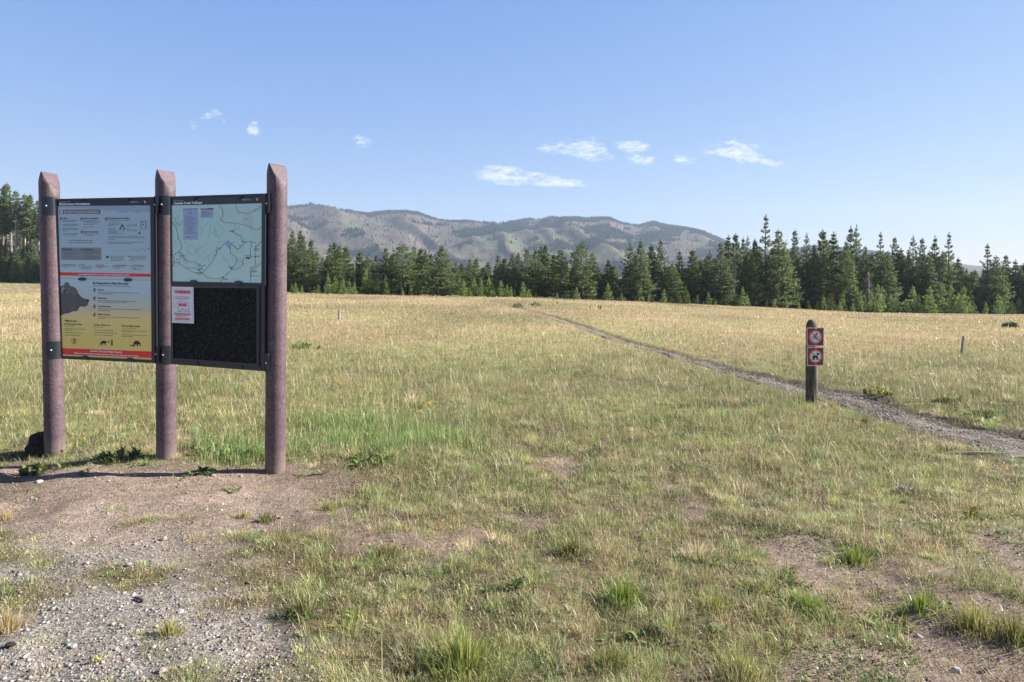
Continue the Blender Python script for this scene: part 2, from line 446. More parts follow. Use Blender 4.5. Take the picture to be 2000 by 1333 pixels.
def pick_col(n, P):
    cs = np.cumsum(P, 1); cs /= cs[:, -1:]
    k = (rng.random(n)[:, None] > cs).sum(1)
    return PAL[np.clip(k, 0, len(PAL)-1)]*rng.uniform(.80, 1.20, (n, 1))
def zone_colour(x, y, px, py, grp=None):
    n = len(x)
    g1 = fbm(x*.55+5, y*.4, 101, 3)*np.clip(1.4-y/30, 0, 1)+fbm(x*.13+2, y*.075, 103, 3)*(1-np.clip(1.4-y/30, 0, 1)); g2 = fbm(x*2.4, y*2.4, 107, 2)
    far = sst(30, 9, y)                                       # 0 far .. 1 near
    green = np.clip(sst(.36, .60, g1*.6+g2*.4), 0, 1)
    near = sst(11, 6, y)
    straw = .34+.5*(1-far)
    P = np.stack([straw*(1-.65*green), .22+.35*(1-far), .30+.55*green*(.35+.65*far), (.10+.42*green)*(.45+.55*far), (.05+.20*green*near)*(.3+.7*far), np.full(n, .12)+.06*(1-far), .10+.12*near], 1)
    return pick_col(n, P)
def build_grass():
    f0 = 6.0
    # sample depth with density ~ (f0/y)^2 beyond f0
    ys = np.geomspace(2.2, 128, 4000)
    rho = np.where(ys < f0, 3600., 3600.*(f0/ys)**1.92)*ys
    cdf = np.concatenate([[0], np.cumsum((rho[1:]+rho[:-1])/2*np.diff(ys))])*1.9
    N_ = 1150000
    y = np.interp(rng.random(N_), cdf/cdf[-1], ys); t = rng.uniform(-.95, .95, N_)
    x = t*y
    # tufts: part of the near blades gather round centres and splay
    near = (y < 16) & (rng.random(N_) < .62)
    idx = np.nonzero(near)[0]; idx = idx[np.argsort(y[idx])]
    K = 22; gi = np.arange(len(idx))//K
    cen = np.minimum(gi*K+rng.integers(0, K, gi.max()+1)[gi], len(idx)-1)
    # each group's centre = one of its own members, moved near in depth, anywhere across
    cxs = (rng.uniform(-.95, .95, gi.max()+1))[gi]*y[idx[np.minimum(gi*K, len(idx)-1)]]
    cys = y[idx[np.minimum(gi*K, len(idx)-1)]]
    spread = (rng.uniform(.018, .055, gi.max()+1)*np.clip(cys[np.minimum(np.arange(gi.max()+1)*K, len(idx)-1)]/6, .9, 2))[gi]
    ox = rng.normal(0, 1, len(idx))*spread; oy = rng.normal(0, 1, len(idx))*spread
    x[idx] = cxs+ox; y[idx] = np.maximum(cys+oy, 2.0)
    px, py = topx(x, y)
    c, d, g = cover(x, y, px, py)
    lu = lush(x, y, px, py)
    tr = trail(x, y)
    D = baseD(x/np.maximum(y, 3))
    p = np.clip(c*1.0+.02, 0, 1)
    p = np.maximum(p, .16*(1-d)+.03); p = np.maximum(p, lu)
    p *= np.where(tr < .8, .02, np.where(tr < 1.15, .16, np.where(tr < 1.5, .6, 1)))
    p *= (y < D+2); p *= ~((y > 114) & (px < 560))
    keep = rng.random(N_) < p
    ang = rng.uniform(0, 6.283, N_); ang[idx] = np.arctan2(oy, ox)+rng.normal(0, .5, len(idx))
    ang = np.where(rng.random(N_) < .25, rng.normal(.5, .7, N_), ang)
    tuftid = np.full(N_, -1); tuftid[idx] = gi
    x, y, px, py, ang, lu, c, tuftid, d = (q[keep] for q in (x, y, px, py, ang, lu, c, tuftid, d))
    n = len(x)
    turf = sst(8.5, 5.2, y)                                  # short trodden turf near the lay-by
    Lm = .076*(1-turf)+.044*turf
    hv = fbm(x*.8, y*.8, 113, 2)
    L = Lm*(.55+.9*hv)*rng.lognormal(0, .34, n)*np.clip(.6+.5*c, .5, 1)
    L *= 1+.1*sst(20, 60, y)
    tl = np.random.default_rng(5).lognormal(0, .35, tuftid.max()+2)[tuftid]
    L = np.where(tuftid >= 0, L*tl*1.15, L)
    L *= 1-.35*d
    L *= np.where(trail(x, y) < 2.4, .55, 1)
    lean = np.clip(np.abs(rng.normal(.62, .42, n))+.30*turf, .05, 1.5)
    lean = np.where(tuftid >= 0, lean*.9+.1, lean)
    w = np.maximum(.0026*rng.uniform(.7, 1.5, n), y*.00037*rng.uniform(.7, 1.4, n))
    col = zone_colour(x, y, px, py)
    # a tuft keeps one hue
    tc = pick_col(tuftid.max()+2, np.tile(np.array([[.30, .16, .5, .32, .16, .10, .14]]), (tuftid.max()+2, 1)))[tuftid]
    col = np.where(((tuftid >= 0) & (rng.random(n) < .7))[:, None], tc*rng.uniform(.8, 1.2, (n, 1)), col)
    col = col*(.62+.74*fbm(x*.16+4, y*.10, 119, 4))[:, None]*(.86+.28*fbm(x*1.3, y*1.1, 118, 2))[:, None]*1.04
    lk = lu > rng.random(n)*.9+.05
    not_l = ~lk
    z = gz(x, y)
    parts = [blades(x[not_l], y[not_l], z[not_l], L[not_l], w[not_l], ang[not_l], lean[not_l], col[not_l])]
    # close-cropped tufts of the trodden turf near the viewer
    nt_ = 5200
    ty = 2.2*np.exp(rng.random(nt_)*math.log(9.6/2.2)); tx_ = rng.uniform(-.95, .95, nt_)*ty
    px, py = topx(tx_, ty); c, d, g = cover(tx_, ty, px, py); tr = trail(tx_, ty)
    kp = (rng.random(nt_) < np.clip(c*1.15+.10*(1-d), 0, 1)) & (tr > 1.15)
    tx_, ty, c, d = tx_[kp], ty[kp], c[kp], d[kp]; nt_ = len(tx_)
    rad = rng.lognormal(math.log(.055), .45, nt_)*np.clip(ty/4.5, .8, 1.5); nb = np.clip((rad/.055)**1.3*75*rng.uniform(.5, 1.5, nt_), 14, 260).astype(int)
    ti = np.repeat(np.arange(nt_), nb); n = len(ti)
    a = rng.uniform(0, 6.283, n); q = np.sqrt(rng.random(n)); bx = tx_[ti]+np.cos(a)*q*rad[ti]; by = ty[ti]+np.sin(a)*q*rad[ti]*.9
    hgt = (rng.lognormal(math.log(.042), .42, nt_)*(.7+.5*c)*(1-.35*d))
    Lb = hgt[ti]*rng.uniform(.45, 1.35, n)*(1-.3*q); wb = np.maximum(.0016*rng.uniform(.7, 1.6, n), by*.00038)
    lb = np.clip(.15+q*.95+rng.normal(0, .28, n), .03, 1.5)
    gpat = fbm(tx_*1.7+3, ty*1.7, 171, 3)
    gp_ = sst(.36, .58, gpat)
    Pt = np.stack([.30*(1-.7*gp_), .20*(1-.6*gp_), .30+.15*gp_, .14+.40*gp_, .06+.22*gp_, np.full(nt_, .07), np.full(nt_, .20)], 1)
    hue = pick_col(nt_, Pt)*np.clip(.72+.72*fbm(tx_*2.9, ty*2.9, 173, 2), .6, 1.4)[:, None]
    oth = pick_col(n, Pt[ti])
    cb_ = np.where((rng.random(n) < .72)[:, None], hue[ti]*rng.uniform(.62, 1.55, (n, 1)), oth*rng.uniform(.7, 1.5, (n, 1)))
    cb_ = cb_*np.array((1.06, 1.10, 1.02)); cb_ = np.where((rng.random(n) < .09)[:, None], np.array((.66, .62, .46)), cb_)
    parts.append(blades(bx, by, gz(bx, by), Lb, wb, a+rng.normal(0, .55, n), lb, cb_))
    # flat litter: bleached broken blades lying on the soil
    m = 52000
    ly = 2.2*np.exp(rng.random(m)*math.log(11/2.2)); lx = rng.uniform(-.95, .95, m)*ly
    px, py = topx(lx, ly); c, d, g = cover(lx, ly, px, py); tr = trail(lx, ly)
    kp = (rng.random(m) < .9-.82*d-.12*g) & (tr > 1.0); lx, ly = lx[kp], ly[kp]; n = len(lx)
    lc = np.array([(.55, .45, .32), (.40, .31, .21), (.26, .19, .13), (.62, .55, .43), (.30, .30, .13)])[rng.choice(5, n, p=[.3, .25, .2, .12, .13])]*rng.uniform(.7, 1.2, (n, 1))
    parts.append(blades(lx, ly, gz(lx, ly)+.008, rng.uniform(.025, .085, n), np.maximum(.0018, ly*.0004)*rng.uniform(.7, 1.5, n), rng.uniform(0, 6.283, n), rng.uniform(1.25, 1.62, n), lc))
    # small round herb leaves in mats
    m = 60000
    ly = 2.2*np.exp(rng.random(m)*math.log(10/2.2)); lx = rng.uniform(-.95, .95, m)*ly
    px, py = topx(lx, ly); c, d, g = cover(lx, ly, px, py); mat_ = sst(.56, .66, fbm(lx*1.9+9, ly*1.9, 181, 3))
    kp = (rng.random(m) < mat_*(1-.8*d)) & (trail(lx, ly) > 1.2); lx, ly = lx[kp], ly[kp]; n = len(lx)
    lc = np.array([(.20, .32, .07), (.12, .21, .05), (.34, .42, .12), (.26, .31, .18)])[rng.choice(4, n, p=[.38, .3, .16, .16])]*rng.uniform(.7, 1.25, (n, 1))
    parts.append(blades(lx, ly, gz(lx, ly)+.004, rng.uniform(.016, .042, n), rng.uniform(.006, .013, n)*np.clip(ly/5, .8, 1.3), rng.uniform(0, 6.283, n), rng.uniform(.5, 1.4, n), lc))
    ov = ol = 0; VV, LL, SS, CC = [], [], [], []
    for (V, Ls, st, C) in parts:
        VV.append(V); LL.append(Ls+ov); SS.append(st+ol); CC.append(C); ov += len(V); ol += len(Ls)
    V, Ls, st, C = np.concatenate(VV), np.concatenate(LL), np.concatenate(SS), np.concatenate(CC)
    tag(link('meadow_grass', npmesh('meadow_grass', V, Ls, st, None, C), M['grass']),
        'dry straw and green meadow grass covering the clearing', 'grass', kind='stuff')
    # the lush strip to the right of the board
    m = 60000
    qx = rng.uniform(380, 1010, m); qy = rng.uniform(775, 915, m)
    x, y = unproj(qx, qy); px, py = topx(x, y)
    lu = lush(x, y, px, py); k = rng.random(m) < lu**1.3
    x, y, lu = x[k], y[k], lu[k]; n = len(x)
    L = rng.uniform(.05, .22, n)*(.40+.60*lu); lean = np.abs(rng.normal(.5, .4, n)); ang = rng.normal(.4, 1.6, n)
    w = rng.uniform(.003, .0065, n)
    P2 = np.array([(.25, .38, .10), (.14, .24, .06), (.38, .48, .17), (.46, .46, .24), (.08, .13, .04)])
    col = P2[np.where(rng.random(n) < .12+.5*(1-lu), 3, rng.choice(5, n, p=[.32, .24, .20, .12, .12]))]*rng.uniform(.75, 1.25, (n, 1))
    V, Ls, st, C = blades(x, y, gz(x, y), L, w, ang, lean, col)
    tag(link('lush_grass', npmesh('lush_grass', V, Ls, st, None, C), M['grass']),
        'taller bright green grass in a strip beside the right board post', 'grass', kind='stuff')
    # pale seed stalks standing above the meadow
    m = 3800
    y = 4.0*np.exp(rng.random(m)*math.log(14)); x = rng.uniform(-.8, .8, m)*y
    px, py = topx(x, y); c, d, g = cover(x, y, px, py); tr = trail(x, y)
    k = (rng.random(m) < c*(1-d)) & (tr > 1.2); x, y = x[k], y[k]; n = len(x)
    L = rng.uniform(.18, .42, n)*np.where(y < 7, .7, 1); lean = np.abs(rng.normal(.25, .3, n)); ang = rng.normal(2.6, 1.2, n)
    w = np.maximum(.0028, y*.0005)
    col = np.array((.62, .52, .33))*rng.uniform(.7, 1.2, (n, 1))
    V, Ls, st, C = blades(x, y, gz(x, y), L, w, ang, lean, col)
    tag(link('seed_stalks', npmesh('seed_stalks', V, Ls, st, None, C), M['grass']),
        'thin pale dry seed stalks poking out of the meadow', 'grass', kind='stuff')
build_grass()
# ---------------------------------------------------------------- flat printed things on vertical panels
class Plane:
    """a vertical panel plane through two points at given columns and depths"""
    def __init__(s, xa, da, xb, db):
        s.p = Vector(((xa-1000)/F*da, da, 0)); q = Vector(((xb-1000)/F*db, db, 0))
        u = (q-s.p); s.u = u.normalized(); s.n = Vector((u.y, -u.x, 0)).normalized()
        if s.n.y > 0: s.n = -s.n
    def at(s, px, py, off=0.):
        d = Vector(((px-1000)/F, 1, (H0-py)/F)); c = Vector((0, 0, CZ))
        t = ((s.p+s.n*off-c).dot(s.n))/d.dot(s.n)
        return c+d*t
def srgb(r, g, b):
    return tuple((q/255/12.92 if q/255 <= .04045 else ((q/255+.055)/1.055)**2.4) for q in (r, g, b))
_font = {}
def text_geo(s, bold):
    k = (s, bold)
    if k in _font: return _font[k]
    cu = bpy.data.curves.new('t', 'FONT'); cu.body = s; cu.size = 1; cu.resolution_u = 2
    cu.offset = .038 if bold else .012
    o = bpy.data.objects.new('t', cu); COL.objects.link(o)
    dg = bpy.context.evaluated_depsgraph_get(); dg.update()
    me = bpy.data.meshes.new_from_object(o.evaluated_get(dg))
    v = np.array([q.co[:2] for q in me.vertices]) if len(me.vertices) else np.zeros((1, 2)); f = [tuple(p.vertices) for p in me.polygons]
    bpy.data.objects.remove(o); bpy.data.curves.remove(cu); bpy.data.meshes.remove(me)
    _font[k] = (v, f); return v, f
class Sheet:
    gain = (1.85, 1.68, 1.22)
    """flat artwork gathered as coloured polygons; every point is given in the crop's own grid"""
    def __init__(s, plane, crop, slope, off):
        s.pl, s.crop, s.slope, s.off = plane, crop, slope, off; s.v = []; s.f = []; s.c = []
    def xy(s, x, y):
        x0, y0, k = s.crop; return x0+x/k, y0+y/k
    def poly(s, pts, col, z=0, cols=None):
        o = len(s.v)
        for i, (x, y) in enumerate(pts):
            s.v.append(s.pl.at(*s.xy(x, y), s.off+z*.0007)); s.c.append(cols[i] if cols else col)
        s.f.append(tuple(range(o, o+len(pts))))
    def grid(s, a, b, c, d, stops, z=0, n=24):
        """quad a(top-left) b(top-right) c d with colours by height"""
        for i in range(n):
            t0, t1 = i/n, (i+1)/n
            L0 = [a[k]+(d[k]-a[k])*t0 for k in (0, 1)]; L1 = [a[k]+(d[k]-a[k])*t1 for k in (0, 1)]
            R0 = [b[k]+(c[k]-b[k])*t0 for k in (0, 1)]; R1 = [b[k]+(c[k]-b[k])*t1 for k in (0, 1)]
            def cc(t): return tuple(float(np.interp(t, [q[0] for q in stops], [q[1][k] for q in stops])) for k in range(3))
            s.poly([L0, R0, R1, L1], None, z, [cc(t0), cc(t0), cc(t1), cc(t1)])
    def line(s, pts, w, col, z=1):
        for (x0, y0), (x1, y1) in zip(pts[:-1], pts[1:]):
            dx, dy = x1-x0, y1-y0; l = math.hypot(dx, dy) or 1; nx, ny = -dy/l*w/2, dx/l*w/2; ex, ey = dx/l*w*.3, dy/l*w*.3
            s.poly([(x0+nx-ex, y0+ny-ey), (x1+nx+ex, y1+ny+ey), (x1-nx+ex, y1-ny+ey), (x0-nx-ex, y0-ny-ey)], col, z)
    def disc(s, x, y, rx, ry, col, z=1, n=24, a0=0, a1=6.2832):
        s.poly([(x+rx*math.cos(a0+(a1-a0)*i/n), y+ry*math.sin(a0+(a1-a0)*i/n)) for i in range(n+(a1-a0 < 6.28))], col, z)
    def ring(s, x, y, r, w, col, z=2, n=32, ky=1.):
        for i in range(n):
            a, b = 6.28318*i/n, 6.28318*(i+1)/n
            s.poly([(x+r*math.cos(a), y+ky*r*math.sin(a)), (x+r*math.cos(b), y+ky*r*math.sin(b)),
                    (x+(r-w)*math.cos(b), y+ky*(r-w)*math.sin(b)), (x+(r-w)*math.cos(a), y+ky*(r-w)*math.sin(a))], col, z)
    def text(s, x0, x1, y, h, st, col, bold=True, z=2):
        v, f = text_geo(st, bold)
        lo, hi = v[:, 0].min(), v[:, 0].max(); cap = .73
        o = len(s.v); _, sy = s.xy(0, y); sl = s.slope(sy)
        for p in v:
            u = (p[0]-lo)/(hi-lo)*(x1-x0)
            s.v.append(s.pl.at(*s.xy(x0+u, y-p[1]/cap*h+sl*u), s.off+z*.0007)); s.c.append(col)
        s.f += [tuple(i+o for i in q) for q in f]
    def bars(s, x0, x1, ys, col, h=6, z=2):
        """lines of print too small to read: short word-length dashes"""
        r = random.Random(int(x0*7+ys[0]))
        for j, y in enumerate(ys):
            _, sy = s.xy(0, y); sl = s.slope(sy); x = x0; e = x1 if not isinstance(x1, (list, tuple)) else x1[j]
            while x < e-4:
                w = min(r.uniform(9, 34), e-x)
                s.poly([(x, y-h/2+sl*(x-x0)), (x+w, y-h/2+sl*(x+w-x0)), (x+w, y+h/2+sl*(x+w-x0)), (x, y+h/2+sl*(x-x0))], col, z)
                x += w+r.uniform(4, 7)
    def build(s, name, parent, label=None, mat=None):
        o = link(name, mesh(name, s.v, s.f, np.clip(np.array(s.c)*np.array(s.gain), 0, .86).astype(np.float32)), mat or M['print'], parent)
        if label: o['label'] = label
        return o
    def sub(s, dz=0): return Sheet(s.pl, s.crop, s.slope, s.off+dz)
def slab(pl, quads, off0, off1):
    """solid pieces: photo-space quads extruded from off0 (back) to off1 (front)"""
    mb = MB()
    for q in quads:
        n = len(q)
        v = [pl.at(x, y, off1) for x, y in q]; v += [p-pl.n*(off1-off0) for p in v]
        f = [tuple(range(n)), tuple(range(2*n-1, n-1, -1))]+[(i, i+n, (i+1) % n+n, (i+1) % n) for i in range(n)]
        mb.add(v, f)
    return mb
INK = srgb(32, 36, 44); WHT = srgb(232, 236, 242); RED = srgb(196, 46, 52); NAVY = srgb(30, 40, 54); BODY = srgb(72, 86, 104)
A_ = (60, 370, 1824/260); B_ = (60, 530, 1733/260); C_ = (310, 370, 1894/270); D_ = (310, 540, 1800/270); E_ = (1540, 610, 7.02)
sl1 = lambda py: (py-443)*.00019
sl2 = lambda py: (py-487)*.00030

# ---- posts
POSTS = [dict(b=(107.5, 893), t=(95.5, 338), d=6.65, r=.0865), dict(b=(325, 901), t=(323, 334), d=6.46, r=.0865), dict(b=(537.5, 923), t=(541.5, 321.5), d=6.09, r=.0865)]
def post_mesh(p, axis_b, axis_t, r, fn, n=48):
    bm = bmesh.new()
    ax = axis_t-axis_b; Ln = ax.length
    rings = 26
    for i in range(rings+1):
        for k in range(n):
            a = 2*math.pi*k/n
            bm.verts.new(axis_b+ax*(i/rings)+Vector((r*math.cos(a), r*math.sin(a), 0)))
    bm.verts.ensure_lookup_table()
    for i in range(rings):
        for k in range(n):
            q = [i*n+k, i*n+(k+1) % n, (i+1)*n+(k+1) % n, (i+1)*n+k]
            bm.faces.new([bm.verts[j] for j in q])
    for f in bm.faces: f.smooth = True
    bm.faces.new([bm.verts[rings*n+k] for k in range(n)]); bm.faces.new([bm.verts[k] for k in range(n)][::-1])
    sl = math.radians(63)
    for sgn in (1, -1):
        no = Vector((sgn*fn[0]*math.sin(sl), sgn*fn[1]*math.sin(sl), math.cos(sl)))
        pt = axis_t+Vector((sgn*fn[0]*.005, sgn*fn[1]*.005, 0))
        g = bm.verts[:]+bm.edges[:]+bm.faces[:]
        res = bmesh.ops.bisect_plane(bm, geom=g, plane_co=pt, plane_no=no, clear_outer=True)
        ed = [e for e in res['geom_cut'] if isinstance(e, bmesh.types.BMEdge)]
        fs = bmesh.ops.holes_fill(bm, edges=ed)['faces'] if ed else []
        for f in fs: f.smooth = False
    me = bpy.data.meshes.new('post'); bm.to_mesh(me); bm.free(); return me
board = empty('information_board', (-3.2, 6.4, 0))
tag(board, 'three-post trailhead board with regulations panel on the left and trail map on the right', 'notice board')
inv = Matrix.Translation((3.2, -6.4, 0))
def keep(o):  # parts are built in place: undo the thing's offset
    o.matrix_parent_inverse = inv; return o
_link = link
def link(name, me, mats, parent=None):
    o = _link(name, me, mats, parent)
    if parent is not None and (parent is board): o.matrix_parent_inverse = inv
    return o
post_ax = []
for p in POSTS:
    d = p['d']
    gz0 = CZ-(p['b'][1]-H0)/F*(d-p['r'])
    ab = Vector(((p['b'][0]-1000)/F*d, d, gz0)); at = Vector(((p['t'][0]-1000)/F*d, d, CZ+(H0-p['t'][1])/F*d))
    ax = (at-ab).normalized(); post_ax.append((ab, at))
    o = link('post', post_mesh(p, ab-ax*.25, at, p['r'], ((.98, -.18), (.904, -.42), (.84, -.53))[len(post_ax)-1]), M['post'], board)
def axis_at(i, z):
    a, b = post_ax[i]; return a+(b-a)*((z-a.z)/(b.z-a.z))

# ---- frames, posters
PL1 = Plane(107, 6.50, 302, 6.335); PL2 = Plane(332, 6.325, 518, 5.995)
def ring_quads(o, i):
    return [[o[0], o[1], i[1], i[0]], [o[1], o[2], i[2], i[1]], [o[2], o[3], i[3], i[2]], [o[3], o[0], i[0], i[3]]]
O1 = [(107.3, 389), (300.2, 385), (302.3, 709.8), (119.3, 701.2)]; I1 = [(111.0, 391.3), (293.6, 388.6), (296.0, 703.6), (120.6, 695.6)]
mb = slab(PL1, [[(O1[k][0]+.5*(1 if k in (0, 3) else -1), O1[k][1]+.5*(1 if k < 2 else -1)) for k in range(4)]], -.055, -.004)
for q in ring_quads(O1, I1):
    m2 = slab(PL1, [q], -.052, .010); mb.add(m2.v, m2.f)
fr1 = mb.build('frame', M['frame'], board)
def clip(sheetpl, crop, x, y, rx, ry, a0, a1, par):
    k = crop[2]; n = 18
    pts = [(crop[0]+(x+rx*math.cos(a0+(a1-a0)*i/n))/k, crop[1]+(y+ry*math.sin(a0+(a1-a0)*i/n))/k) for i in range(n+1)]
    if a1-a0 > 6.2: pts = pts[:-1]
    slab(sheetpl, [pts], .001, .017).build('clip', M['frame'], par)
PI = math.pi
for (cr, x, y, rx, ry, a0, a1) in ((A_, 665, 128, 52, 32, 0, PI), (A_, 1302, 120, 52, 36, 0, PI), (A_, 695, 1232, 50, 23, 0, 2*PI), (A_, 1322, 1242, 52, 24, 0, 2*PI),
                                   (B_, 690, 1140, 52, 38, PI, 2*PI), (B_, 1278, 1166, 52, 38, PI, 2*PI)):
    clip(PL1, cr, x, y, rx, ry, a0, a1, fr1)
def arrowhead(s, x, y, k):
    s.poly([(x-13*k, y-16*k), (x+2*k, y-20*k), (x+15*k, y-14*k), (x+17*k, y+2*k), (x+9*k, y+10*k), (x+3*k, y+22*k), (x-4*k, y+20*k), (x-8*k, y+4*k), (x-16*k, y-3*k)], srgb(150, 105, 80), 2)
    s.poly([(x-4*k, y-6*k), (x+3*k, y-14*k), (x+9*k, y-4*k), (x+6*k, y+6*k), (x+1*k, y+16*k), (x-2*k, y+8*k)], srgb(215, 220, 215), 3)
def no_ring(s, x, y, r, glyph=True, w=.2):
    s.disc(x, y, r, r, srgb(225, 225, 235), 2); s.ring(x, y, r, r*w, RED, 4)
    if glyph:
        s.disc(x+r*.05, y-r*.1, r*.4, r*.32, INK, 3, 10); s.line([(x-r*.6, y-r*.6), (x+r*.6, y+r*.6)], r*w, RED, 4)
# regulations poster
S = Sheet(PL1, A_, sl1, .002)
S.grid((358, 231), (1636, 221), (1646, 1247), (388, 1224), [(0, srgb(133, 158, 190)), (.3, srgb(131, 158, 188)), (1, srgb(142, 170, 196))])
reg = S.build('regulations_poster', board, 'blue-grey backcountry regulations poster')
h = S.sub(.0004)
h.poly([(345, 134), (1634, 124), (1636, 222), (358, 232)], NAVY, 0)
h.text(392, 540, 178, 8, 'Yellowstone National Park', WHT, False); h.text(392, 815, 217, 30, 'Backcountry Regulations', WHT)
h.text(1365, 1455, 172, 8, 'National Park Service', WHT, False); h.text(1365, 1498, 186, 8, 'U.S. Department of the Interior', WHT, False)
arrowhead(h, 1563, 176, 1.05); h.build('header', reg)
b = S.sub(.0004)
rr = random.Random(3)
up = [(362, 236), (1634, 226)]; lo_ = [(1635, 322), (1560, 300), (1470, 335), (1380, 306), (1260, 330), (1150, 286), (1050, 300), (960, 262), (850, 270), (700, 256), (560, 262), (430, 252), (362, 256)]
b.poly(up+lo_, srgb(118, 142, 176), 0)
b.build('mountain_band', reg)
t = S.sub(.0006)
t.poly([(395, 281), (955, 277), (955, 338), (398, 341)], srgb(72, 76, 86), 0)
t.poly([(404, 290), (438, 289), (440, 335), (406, 336)], srgb(215, 222, 232), 1); t.line([(422, 300), (412, 330)], 5, INK, 2); t.line([(422, 300), (432, 330)], 5, INK, 2)
t.text(455, 940, 306, 13, 'Permit required for fishing, boating, riding, and overnight camping.', WHT); t.text(455, 940, 329, 13, 'More information at the Central Backcountry Office: (307) 344-2160.', WHT)
def icon(s, x0, y0, x1, y1, seed):
    s.poly([(x0, y0), (x1, y0), (x1, y1), (x0, y1)], INK, 1); w, hh = x1-x0, y1-y0
    q = random.Random(seed); s.disc(x0+w*.5, y0+hh*.25, w*.12, hh*.1, WHT, 2, 10)
    s.poly([(x0+w*.4, y0+hh*.38), (x0+w*.62, y0+hh*.38), (x0+w*q.uniform(.6, .9), y0+hh*.85), (x0+w*.5, y0+hh*.6), (x0+w*q.uniform(.1, .35), y0+hh*.88)], WHT, 2)
for k, q in enumerate(((400, 388, 428, 423), (682, 388, 711, 423), (1018, 388, 1048, 423), (685, 572, 716, 607), (424, 814, 455, 846), (692, 815, 720, 849))): icon(t, *q, k)
t.text(440, 505, 409, 17, 'Hiking', INK); t.text(722, 935, 406, 17, 'Fishing and Boating', INK); t.text(1057, 1355, 406, 17, 'Food Storage and Camping', INK); t.text(725, 930, 592, 17, 'Riding and Packing', INK)
t.bars(440, [645, 590, 650, 628, 653, 640, 505, 645, 648], [428, 445, 483, 500, 537, 555, 573, 610, 628], BODY)
t.bars(722, [905, 948, 942, 868, 848], [425, 443, 463, 482, 518], BODY); t.bars(728, [950, 872], [612, 631], BODY)
t.bars(1057, 1365, [425], BODY); t.bars(1060, [1230, 1200, 1145, 1175, 1150, 1205, 1190, 1262], [463, 482, 500, 537, 556, 575, 593, 611], BODY)
t.bars(1060, [1575, 1565, 1150, 1540, 1382], [648, 667, 686, 723, 742], BODY)
t.line([(1252, 484), (1220, 552)], 12, INK); t.line([(1252, 484), (1286, 552)], 12, INK); t.line([(1214, 553), (1292, 556)], 4, INK)
t.line([(1302, 514), (1440, 494)], 3, INK); t.poly([(1436, 483), (1458, 491), (1440, 503)], INK, 1); t.line([(1302, 543), (1440, 570)], 3, INK); t.poly([(1440, 561), (1458, 573), (1434, 580)], INK, 1)
t.bars(1322, 1420, [489], BODY, 4); t.bars(1318, 1420, [563], BODY, 4)
t.line([(1511, 433), (1511, 546)], 7, INK); t.line([(1578, 431), (1578, 547)], 8, INK); t.line([(1503, 442), (1584, 439)], 4, INK); t.line([(1543, 441), (1543, 475)], 2, INK); t.disc(1543, 484, 7, 10, INK); t.line([(1515, 548), (1575, 551)], 2, INK)
t.poly([(1490, 570), (1482, 596), (1500, 596)], INK, 1); t.line([(1474, 605), (1506, 598)], 5, INK); t.line([(1474, 598), (1506, 606)], 5, INK); t.line([(1472, 616), (1508, 617)], 2, INK)
t.text(516, 848, 706, 16, 'Travel in the backcountry has risks.', srgb(62, 76, 96), False); t.text(518, 848, 738, 16, 'You are responsible for your safety.', srgb(62, 76, 96), False)
t.poly([(415, 797), (967, 802), (968, 974), (417, 969)], srgb(104, 116, 134), 0)
t.bars(462, 570, [822], INK, 11); t.bars(735, 850, [824], INK, 11); t.bars(463, [645, 620, 575, 640], [840, 877, 893, 931], BODY); t.bars(735, [930, 935, 862, 925, 930, 895], [843, 861, 880, 915, 933, 950], BODY)
for k in range(11):
    x = 1130+k*48; y = 848-k*2.6+(14 if k % 2 else -8); cc = tuple(INK[q]*(k/10)+srgb(136, 162, 190)[q]*(1-k/10) for q in range(3))
    t.disc(x, y, 9, 5, cc, 1, 10); t.disc(x+14, y-4, 3, 2.5, cc, 1, 8); t.disc(x+15, y+3, 3, 2.5, cc, 1, 8); t.disc(x-10, y-6, 5, 2, cc, 1, 8)
t.poly([(1030, 914), (1060, 912), (1062, 944), (1032, 945)], srgb(60, 64, 58), 1); t.bars(1066, 1084, [918, 930, 941], BODY, 4); t.disc(1332, 932, 17, 17, srgb(222, 226, 234)); t.poly([(1316, 916), (1346, 914), (1342, 930), (1334, 940), (1328, 926)], INK, 3)
t.bars(1097, [1285, 1275, 1278, 1250], [918, 938, 956, 975], BODY); t.bars(1355, [1588, 1578, 1585, 1418], [918, 938, 957, 976], BODY)
for x, y in ((432, 1047), (662, 1050), (897, 1053), (1133, 1056), (1372, 1060)): no_ring(t, x, y, 17)
t.text(457, 603, 1038, 11, 'Leave What You Find', INK); t.text(688, 740, 1039, 11, 'No Pets', INK); t.text(922, 1004, 1043, 11, 'No Hunting', INK); t.text(1158, 1320, 1047, 11, 'No Motorized Vehicles', INK); t.text(1398, 1550, 1049, 11, 'No Wheeled Vehicles', INK)
t.bars(458, [628, 505], [1053, 1070], BODY); t.bars(690, [845, 845, 825], [1057, 1075, 1092], BODY); t.bars(922, [1072, 990], [1060, 1077], BODY); t.bars(1158, [1278, 1210], [1063, 1080], BODY); t.bars(1398, [1545, 1450, 1525], [1066, 1084, 1102], BODY)
t.build('lettering', reg)
w = S.sub(.0006)
w.poly([(383, 1137), (1643, 1159), (1644, 1202), (385, 1182)], RED, 0)
w.text(655, 1355, 1171, 18, 'In an emergency: dial 9-1-1 or contact the nearest ranger station.', WHT); w.build('warning_band', reg)
